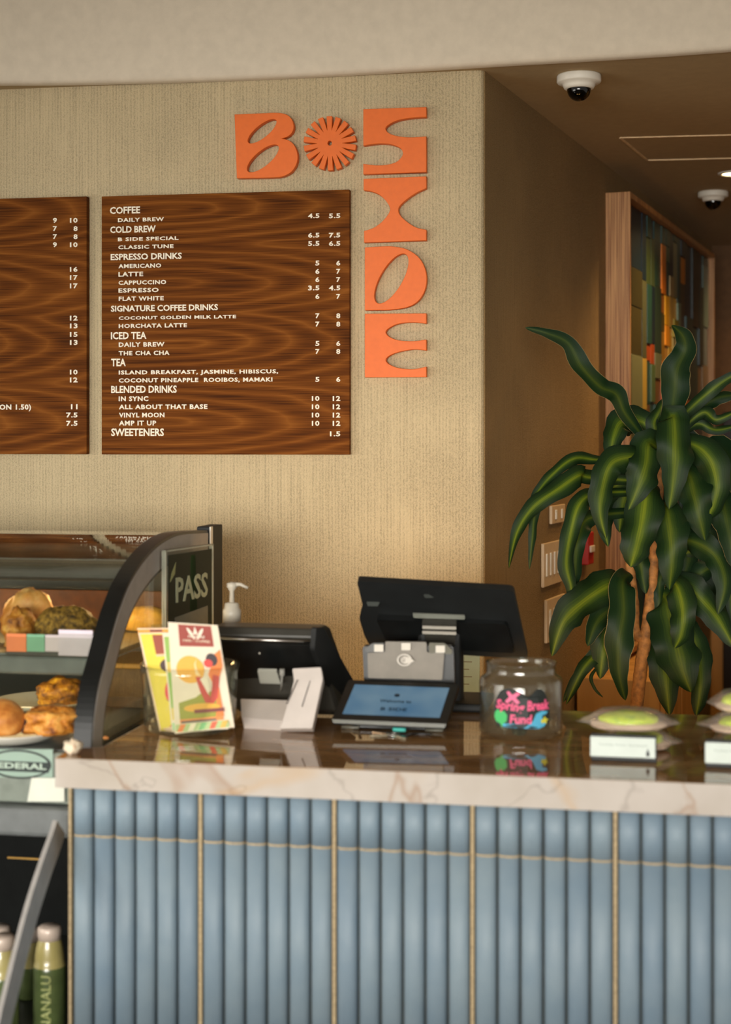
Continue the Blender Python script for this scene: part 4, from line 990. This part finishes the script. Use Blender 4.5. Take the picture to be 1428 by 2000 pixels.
disp = wpoly('display', [sp4(.075, .12, .0012), sp4(.925, .12, .0012), sp4(.925, .86, .0012), sp4(.075, .86, .0012)], .001, m, t)
x_ = (S4[1]-S4[0]).normalized(); n_ = (S4[1]-S4[0]).cross(S4[3]-S4[0]).normalized(); n_ = -n_ if n_.y > 0 else n_; y_ = n_.cross(x_)
o0 = sp4(.50, .58, .002); TMs = mat_frame(o0, x_, y_, n_)
for s, a, c, y0, y1 in (('Welcome to', -.034, .034, .004, .015), ('B SIDE', -.028, .028, -.026, -.014)):
    obj('lettering', text_fit(s, a, c, y0, y1, TMs, .02, .0003), flat((24, 44, 60)), disp, world=True)
obj('screen_mark', B().lathe([(0, .0004), (.006, .0004), (.006, 0), (0, 0)], TMs @ Matrix.Translation((0, .031, 0))), flat((24, 44, 60)), disp, world=True)
wpoly('lower_lip', [P(648,1405,3.225), P(872,1414,3.185), P(868,1422,3.185), P(652,1412,3.225)], .03, flat((74, 74, 62), .35), t, r=.001)
obj('base', B().box((-.085, -.01, .001), (.085, .10, .012), bev=.004), M_BLACK, t); obj('neck', B().box((-.03, .035, .010), (.03, .075, .07), bev=.004), M_BLACK, t)
for x in (-.086, .094): obj('foot', B().tube([(x-.02, -.012, .004), (x+.016, -.014, .004), (x+.02, -.006, .02)], .0035), plain('foot grey', (104, 102, 90), .4), t)
# keys on the counter in front of the screen
p = on_z(768, 1437); t = thing('key_bunch', 'small bunch of keys with a teal tag under the customer screen', 'keys', Matrix.Translation(p))
obj('key_ring', B().tube([(.014*math.cos(a), .014*math.sin(a), .003) for a in [i*math.pi/8 for i in range(17)]], .0013, seg=6), M_SILVER, t)
obj('teal_tag', B().box((-.012, -.005, .004), (.016, .005, .012), Matrix.Translation((.012, .028, 0)) @ Matrix.Rotation(-.3, 4, 'Z'), bev=.002), flat((60, 170, 158)), t)
for k, a in enumerate((2.6, 3.4, 5.2)):
    obj('key', B().box((.012, -.005, .001), (.026, .005, .0035), Matrix.Rotation(a, 4, 'Z'), bev=.001).box((.026, -.0022, .001), (.050, .0022, .0035), Matrix.Rotation(a, 4, 'Z')), flat((170, 160, 136), .3) if k else flat((206, 170, 130), .3), t)
obj('cord', B().tube(spline([(.014, 0, .003), (.03, -.01, .003), (.05, .006, .003), (.08, .0, .003)], 5), .0018, seg=6), M_BLACK, t)

# tip jar
p = on_z(1018, 1433); zt_ = EYE+(HY-1292)/FPX*p.y-CT; Rj = .0870
t = jar('tip_jar', 'round glass tip jar with hand-lettered Spring Break Fund label', 'glass jar', Matrix.Translation(p),
    [(Rj-.010, .0005), (Rj-.002, .004), (Rj, .012), (Rj, zt_-.040), (Rj-.003, zt_-.032), (Rj-.013, zt_-.025), (Rj-.015, zt_-.021), (Rj-.015, zt_-.004), (Rj-.013, zt_)], .0035)
def wrap(b_, r, a0):
    for v in b_.bm.verts:
        x, y, z = v.co; rr = r+z; an = a0+x/r; v.co = Vector((rr*math.cos(an), rr*math.sin(an), y))
    return b_
A0 = -math.pi/2 - .05
def fine(pts, n=5):
    out = []
    for a, c in zip(pts, pts[1:]+pts[:1]):
        for k in range(n): out.append((a[0]+(c[0]-a[0])*k/n, a[1]+(c[1]-a[1])*k/n))
    return out
def J(x, y): return ((x-1012)/FPX*p.y*1.04, .0 + EYE+(HY-y)/FPX*(p.y-.087)-CT)
def wrapped_mesh(me, r, a0):
    for v in me.vertices:
        x, y, z = v.co; rr = r+z; an = a0+x/r; v.co = Vector((rr*math.cos(an), rr*math.sin(an), y))
    return me
lab = curve_mesh('label', [loop([J(957,1375), J(968,1353), J(985,1346), J(1005,1352), J(1022,1360), J(1038,1347), J(1052,1352), J(1062,1375), J(1064,1398), J(1055,1420), J(1010,1424), J(965,1420), J(955,1398)], 6)], .0004)
bm3 = bmesh.new(); bm3.from_mesh(lab); bmesh.ops.triangulate(bm3, faces=bm3.faces[:]); bmesh.ops.subdivide_edges(bm3, edges=[e for e in bm3.edges if e.calc_length() > .012], cuts=4, use_grid_fill=True); bm3.to_mesh(lab); bm3.free()
lbo = obj('label', wrapped_mesh(lab, Rj+.0008, A0), flat((30, 36, 34)), t)
def jtext(s, x0, y0, x1, y1, ang=0):
    a, c = J(x0, y1), J(x1, y0); me = text_fit(s, -(c[0]-a[0])/2, (c[0]-a[0])/2, -(c[1]-a[1])/2, (c[1]-a[1])/2, Matrix.Translation(((a[0]+c[0])/2, (a[1]+c[1])/2, 0)) @ Matrix.Rotation(ang, 4, 'Z'), .03, .001, shear=.1)
    obj('lettering', wrapped_mesh(me, Rj+.0014, A0), flat((238, 96, 138)), lbo)
jtext('Spring', 960, 1370, 1014, 1394, -.10); jtext('Break', 1019, 1368, 1062, 1388, .04); jtext('Fund', 987, 1396, 1028, 1414, 0)
def jart(nm, pts, col, k=.0014): obj(nm, wrap(B().prism(fine([J(*q_) for q_ in pts], 3), .0008), Rj+k, A0), flat(col), lbo)
jart('pink_mark', [(981,1352), (986,1351), (992,1358), (1002,1351), (1007,1355), (998,1363), (1006,1372), (1000,1376), (992,1367), (982,1375), (978,1371), (986,1362)], (238, 110, 150))
jart('green_leaves', [(957,1395), (963,1387), (969,1392), (976,1390), (982,1398), (981,1410), (975,1415), (972,1422), (968,1415), (960,1412), (956,1404)], (70, 186, 104))
jart('blue_wave', [(972,1415), (1000,1414), (1022,1416), (1030,1408), (1036,1394), (1048,1389), (1060,1391), (1056,1396), (1048,1398), (1048,1406), (1056,1414), (1052,1420), (1040,1424), (975,1421)], (84, 176, 212))
jart('yellow_star', [(1045,1407), (1050,1405), (1053,1400), (1056,1405), (1061,1406), (1057,1410), (1057,1415), (1052,1412), (1047,1414)], (214, 206, 70), .0024)
# notes and coins in the jar
b = B(); rr_ = random.Random(3)
for k in range(4):
    a = rr_.random()*6.28; c = Vector((.035*math.cos(a), .035*math.sin(a), .016+.006*k)); Mx = Matrix.Translation(c) @ Matrix.Rotation(rr_.random()*3, 4, 'Z') @ Matrix.Rotation(rr_.uniform(-.6, .6), 4, 'X')
    rows_ = [[Mx @ Vector((-.03+.06*i/6, -.014+.028*j/4, .006*math.sin(i*1.3+k)+.004*math.cos(j*1.7+k))) for j in range(5)] for i in range(7)]
    nt_ = B().sheet(rows_, thick=.0006); o_ = obj('folded_note', nt_, flat((196, 196, 182) if k % 2 else (150, 160, 132)), None)
    o_.matrix_world = Matrix.Translation(p); tag(o_, 'crumpled pale banknote lying in the glass tip jar', 'banknote', 'banknotes in the tip jar')
b.bm.free()

# wrapped sandwiches and their label holders
def sandwich(px, py, Y, w, label, z=.0, seed=0, sc=1):
    q = P(px, py, Y); t = thing('wrapped_sandwich', label, 'wrapped food', Matrix.Translation((q.x, q.y, CT+z)) @ Matrix.Rotation(-.1, 4, 'Z'), 'wrapped sandwiches on the counter')
    obj('filling', blob((0, 0, .022), (w*.33, .045, .0165*sc), seed+4, .10, 2, flat_=-.8), M_GREENF, t)
    obj('flatbread', blob((0, 0, .011), (w*.43, .052, .012), seed+6, .06, 2, flat_=-.8), plain('pale bread', (226, 200, 176), .6, var=.04), t)
    b = blob((0, 0, .0215), (w*.52, .060, .0235), seed, .10, 3.4, flat_=-.88)
    for v in b.bm.verts:
        k = max(0, abs(v.co.x)/(w*.5)-.6)/.4
        v.co.z = .017 + (v.co.z-.017)*max(.12, 1-.8*k) if k > 0 else v.co.z
        v.co.x *= 1+.06*k
        v.co.z = max(v.co.z, .001)
    obj('film', b, M_WRAP, t); return t
sandwich(1246, 1462, 3.06, .150, 'film wrapped flat sandwich with green filling, lowest, behind the first label holder', 0, 1)
sandwich(1228, 1462, 3.05, .178, 'film wrapped flat sandwich with bright green filling, on top behind the first label holder', .040, 2)
sandwich(1462, 1475, 3.02, .150, 'film wrapped sandwich, lowest of the stack at the right edge', 0, 5)
sandwich(1466, 1475, 3.01, .178, 'film wrapped sandwich with green filling in the middle of the right edge stack', .040, 6)
sandwich(1450, 1475, 3.04, .12, 'small bright film wrapped package on top of the right edge stack', .078, 9)
def holder(x0, x1, ytl, ybl, label, marks):
    c = on_z((x0+x1)/2, ybl+8); w = (x1-x0)/FPX*c.y; t = thing('label_holder', label, 'label holder', Matrix.Translation(c) @ Matrix.Rotation(-.2, 4, 'Z'), 'label holders in front of the sandwiches')
    h = (ybl-ytl)/FPX*c.y
    M = Matrix.Rotation(-.10, 4, 'X')
    obj('block', B().box((-w/2, .0, .001), (w/2, .018, h+.012), M, bev=.001), M_BLKMAT, t)
    cd = obj('white_card', B().box((-w/2-.001, -.0025, .009), (w/2-.003, -.0005, h+.007), M), flat((206, 216, 208)), t)
    TM2 = M @ mat_frame(Vector((0, -.0026, 0)), Vector((1, 0, 0)), Vector((0, 0, 1)), Vector((0, -1, 0)))
    obj('lettering', text_fit(marks, -w*.38, w*.36, h*.74, h*.86, TM2, .0, .0003), flat((130, 144, 136)), cd)
    obj('printed_mark', B().prism([(w*.34, .012), (w*.39, .012), (w*.39, .020), (w*.372, .022), (w*.372, .026), (w*.355, .026), (w*.355, .022), (w*.34, .02)], .0003, TM2), flat((34, 38, 36)), cd)
holder(1155, 1282, 1440, 1480, 'small black block holding a white food label, left of the two', 'Turkey Pesto Sandwich')
holder(1380, 1507, 1452, 1494, 'small black block with a white food label at the right edge', 'Turkey Pesto Sandwich')
# crumpled wrapper and crumb
q = P(133, 1466, 3.03); t = thing('crumpled_wrapper', 'small crumpled white and orange wrapper on the left counter corner', 'wrapper', Matrix.Translation((C(.022, .03, CT))))
obj('paper', blob((0, 0, .0135), (.016, .014, .015), 31, .5, 2.6, sub=3, flat_=-.9), bake('white orange paper', [(.4, (236, 220, 196)), (.58, (232, 214, 186)), (.68, (220, 140, 60))], 45, .4), t)
t = obj('crumb', blob((0, 0, .003), (.006, .005, .004), 33, .3, 2, sub=2, flat_=-.7), flat((226, 150, 80)), None); t.location = on_z(207, 1444); tag(t, 'tiny orange crumb on the worktop next to the case', 'crumb')

# ------------------------------------------------------------------ dracaena
PY = 4.44; base = Vector(((1236-CX)/FPX*PY, PY, 0))
DR = thing('dracaena_plant', 'tall potted dracaena with long drooping striped leaves by the corridor', 'potted plant', Matrix.Translation(base))
potm = plain('grey planter', (96, 92, 86), .6, var=.06, bump=.3)
pot = obj('planter', B().lathe([(0, .002), (.15, .002), (.16, .02), (.20, .40), (.205, .42), (.19, .42), (.185, .39), (0, .39)], seg=40), potm, DR)
obj('soil', B().lathe([(.18, .37), (.18, .395), (.1, .40), (0, .402)], seg=30), M_SOIL, pot)
def cane(pts, r0, r1, extra=None):
    pp = spline([P(*q) for q in pts], 9); n = len(pp)
    rad = [(r0+(r1-r0)*i/(n-1))*(1+.05*(i % 3 == 0)+.03*rng.uniform(-1, 1)) for i in range(n)]
    return obj('cane', B().tube(pp, rad, 14), M_CANE, DR, world=True)
c1 = P(1232, 1395, PY)
cane([(1236,1600,PY), (1238,1440,PY), (1243,1383,PY), (1254,1290,PY), (1264,1226,PY), (1272,1160,PY), (1276,1100,PY), (1284,1000,PY), (1290,900,PY), (1296,850,PY)], .021, .013)
cane([(1262,1250,PY+.01), (1240,1232,PY), (1238,1180,PY), (1232,1120,PY), (1228,1080,PY)], .017, .013)
cane([(1266,1215,PY), (1286,1170,PY+.01), (1300,1120,PY+.03), (1320,1060,PY+.05)], .012, .010)
obj('cane', B().tube([base+Vector((0, 0, .39)), P(1236, 1600, PY)], [.026, .021], 14), M_CANE, DR, world=True)
def leaf(pts, w, tw=0.0, bulge=.10, seed=0, basew=.35, fold=.25, wave=.12):
    """pts: (px,py[,dY]) from base to tip; w full width in photo pixels at the plant's distance"""
    n0 = len(pts); q = []
    for i, p_ in enumerate(pts):
        f = i/(n0-1); dy = p_[2] if len(p_) == 3 else -bulge*math.sin(math.pi*min(1, f*1.15)*.8)
        q.append(P(p_[0], p_[1], PY+dy))
    c = spline(q, 7); n = len(c); hw = w*1.1/FPX*PY/2; rows_ = []; rr = random.Random(seed)
    ph = rr.random()*6; prev = None
    for i in range(n):
        f = i/(n-1); t = (c[min(i+1, n-1)]-c[max(i-1, 0)]).normalized()
        vdir = (c[i]-Vector((0, 0, EYE))).normalized(); s_ = t.cross(vdir)
        if s_.length < .08: s_ = prev if prev is not None else Vector((1, 0, 0))
        s_.normalize(); nn = s_.cross(t).normalized()
        if prev is not None and s_.dot(prev) < 0: s_ = -s_; nn = -nn
        ang = tw*(f-.3) + .30*math.sin(f*7+ph) + .12*math.sin(f*19+ph)
        s_, nn = s_*math.cos(ang)+nn*math.sin(ang), nn*math.cos(ang)-s_*math.sin(ang)
        prev = s_
        prof_ = (basew+(1-basew)*min(1, f/.33)**.8) if f < .33 else max(0, 1-((f-.33)/.67)**2.4)**.9
        W_ = hw*prof_*(1+.07*math.sin(f*15+ph)+.05*math.sin(f*37+2*ph))+.0006
        row = []
        for j in range(7):
            x = (j-3)/3; z = fold*W_*(abs(x)**1.3) + wave*W_*math.sin(f*13+ph+x*2)*abs(x)
            row.append(c[i] + s_*W_*x + nn*z)
        rows_.append(row)
    o = obj('leaf', B().sheet(rows_, uv=True), M_LEAF, DR, world=True, recalc=False); return o
leaves = [
 ([(1264,862,0), (1222,808,-.04), (1204,770,-.06), (1172,755,-.08), (1136,716,-.10), (1110,670,-.11), (1066,650,-.12), (1026,640,-.12)], 34, .5),
 ([(1300,850,.02), (1310,820,.0), (1318,768,-.02), (1322,722,-.03), (1338,684,-.03), (1334,656,-.04), (1312,635,-.05)], 50, .3),
 ([(1305,840,-.02), (1314,812,-.09), (1318,850,-.13), (1318,900,-.15), (1314,950,-.15), (1307,994,-.14)], 62, 0),
 ([(1310,880,-.02), (1350,868,-.08), (1386,896,-.12), (1400,946,-.13), (1392,990,-.13), (1376,1022,-.12)], 54, .2),
 ([(1320,920,0), (1344,926,-.08), (1356,968,-.12), (1366,1010,-.13), (1378,1056,-.12)], 62, -.2),
 ([(1280,900,0), (1240,892,-.08), (1196,904,-.12), (1178,950,-.13), (1172,1000,-.13), (1184,1052,-.12)], 50, .2),
 ([(1290,880,0), (1268,866,-.06), (1262,908,-.10), (1246,954,-.11), (1228,996,-.10)], 62, .2),
 ([(1260,905,.03), (1168,898,.02), (1120,896,-.02), (1076,930,-.05), (1046,968,-.06), (1034,1000,-.07)], 22, .3),
 ([(1250,940,0), (1152,932,-.02), (1132,928,-.06), (1092,954,-.09), (1042,990,-.11), (1010,1040,-.12), (994,1110,-.12)], 36, .4),
 ([(1150,935,0), (1070,960,-.03), (1046,1000,-.05), (1040,1050,-.06), (1034,1112,-.06)], 18, 0),
 ([(1240,960,0), (1164,964,-.05), (1132,984,-.09), (1116,1036,-.11), (1106,1100,-.12), (1116,1150,-.12), (1112,1184,-.11)], 34, .2),
 ([(1236,1000,.02), (1150,1012,-.02), (1128,1056,-.06), (1122,1120,-.07), (1116,1176,-.07)], 34, 0),
 ([(1276,940,-.02), (1262,966,-.10), (1252,1030,-.14), (1240,1080,-.15), (1232,1108,-.14)], 66, 0),
 ([(1292,980,-.02), (1302,996,-.09), (1310,1050,-.13), (1312,1100,-.14), (1308,1152,-.13)], 62, .1),
 ([(1280,850,.04), (1256,824,.05), (1214,824,.03), (1198,856,.0), (1192,900,-.01)], 52, .1),
 ([(1300,850,0), (1330,816,-.02), (1380,770,-.05), (1430,735,-.07), (1475,722,-.08)], 24, .3),
 ([(1310,850,.03), (1360,805,.02), (1400,778,.0), (1450,770,-.02)], 30, .3),
 ([(1310,860,.04), (1360,828,.03), (1400,840,.02), (1450,828,.0)], 20, .3),
 ([(1320,850,.0), (1372,806,-.03), (1400,820,-.05), (1445,800,-.06)], 22, .3),
 ([(1232,1130,0), (1196,1140,-.06), (1150,1168,-.11), (1102,1212,-.14), (1078,1282,-.14)], 64, .2),
 ([(1240,1180,.02), (1204,1186,-.02), (1168,1212,-.06), (1148,1262,-.08)], 44, .2),
 ([(1244,1230,.02), (1192,1258,-.03), (1142,1302,-.07), (1106,1376,-.08)], 30, .2),
 ([(1244,1210,.02), (1200,1230,-.02), (1160,1278,-.05), (1120,1330,-.06), (1100,1372,-.06)], 20, .2),
 ([(1232,1120,-.02), (1216,1136,-.10), (1218,1196,-.15), (1208,1262,-.17), (1210,1320,-.17), (1222,1368,-.16)], 50, .1),
 ([(1240,1200,.02), (1200,1222,-.04), (1180,1270,-.07), (1172,1326,-.07)], 54, .1),
 ([(1300,1130,0), (1322,1146,-.08), (1334,1196,-.12), (1330,1240,-.13), (1318,1266,-.12)], 48, .1),
 ([(1290,1160,0), (1306,1180,-.05), (1320,1250,-.09), (1334,1310,-.10), (1350,1352,-.10)], 84, .1),
 ([(1290,1210,.03), (1294,1240,.0), (1300,1320,-.03), (1308,1398,-.04)], 62, 0),
 ([(1330,1200,.03), (1356,1250,.0), (1368,1330,-.03), (1360,1400,-.04)], 46, 0),
 ([(1310,1060,0), (1352,1058,-.06), (1398,1086,-.10), (1416,1140,-.12), (1402,1200,-.12)], 46, .2),
 ([(1300,1140,0), (1346,1150,-.05), (1396,1200,-.08), (1436,1268,-.10)], 54, .2),
 ([(1380,940,0), (1410,980,-.08), (1424,1040,-.12), (1436,1112,-.13)], 54, .2),
 ([(1330,1160,.02), (1352,1132,.02), (1392,1108,0), (1430,1120,-.02)], 36, .2),
 ([(1330,1010,.04), (1370,1040,.04), (1420,1090,.03), (1440,1180,.0)], 60, .2),
 ([(1320,1120,.05), (1370,1150,.05), (1410,1200,.04), (1420,1260,.02)], 60, .2),
 ([(1290,880,.05), (1330,870,.05), (1350,920,.04), (1345,990,.03)], 66, 0),
 ([(1280,900,.05), (1250,930,.05), (1220,970,.04), (1210,1040,.03)], 60, 0),
 ([(1290,950,.05), (1280,1000,.05), (1270,1060,.04), (1262,1110,.03)], 70, 0),
 ([(1270,930,.04), (1200,950,.04), (1180,1010,.02), (1188,1068,.0)], 40, .1),
 ([(1350,900,.04), (1400,880,.02), (1428,930,-.02), (1440,1010,-.04)], 58, .1),
 ([(1310,1010,.05), (1340,1040,.05), (1345,1090,.03), (1330,1140,.02)], 50, 0),
 ([(1340,1080,.03), (1385,1070,.0), (1425,1130,-.02), (1432,1230,-.04)], 40, .1),
 ([(1310,1100,.0), (1290,1130,-.01), (1288,1170,-.02), (1282,1200,-.02)], 22, 0),
 ([(1252,1040,.0), (1250,1080,-.02), (1254,1120,-.03), (1262,1160,-.03)], 30, 0),
 ([(1300,870,.03), (1278,832,.04), (1290,800,.05), (1306,770,.05)], 28, .2),
 ([(1180,1290,.0), (1155,1320,-.02), (1162,1345,-.03), (1178,1362,-.03)], 6, 0),
]
for i, (pts, w, tw_) in enumerate(leaves): leaf(pts, w, tw_, seed=i)
bpy.context.view_layer.update()
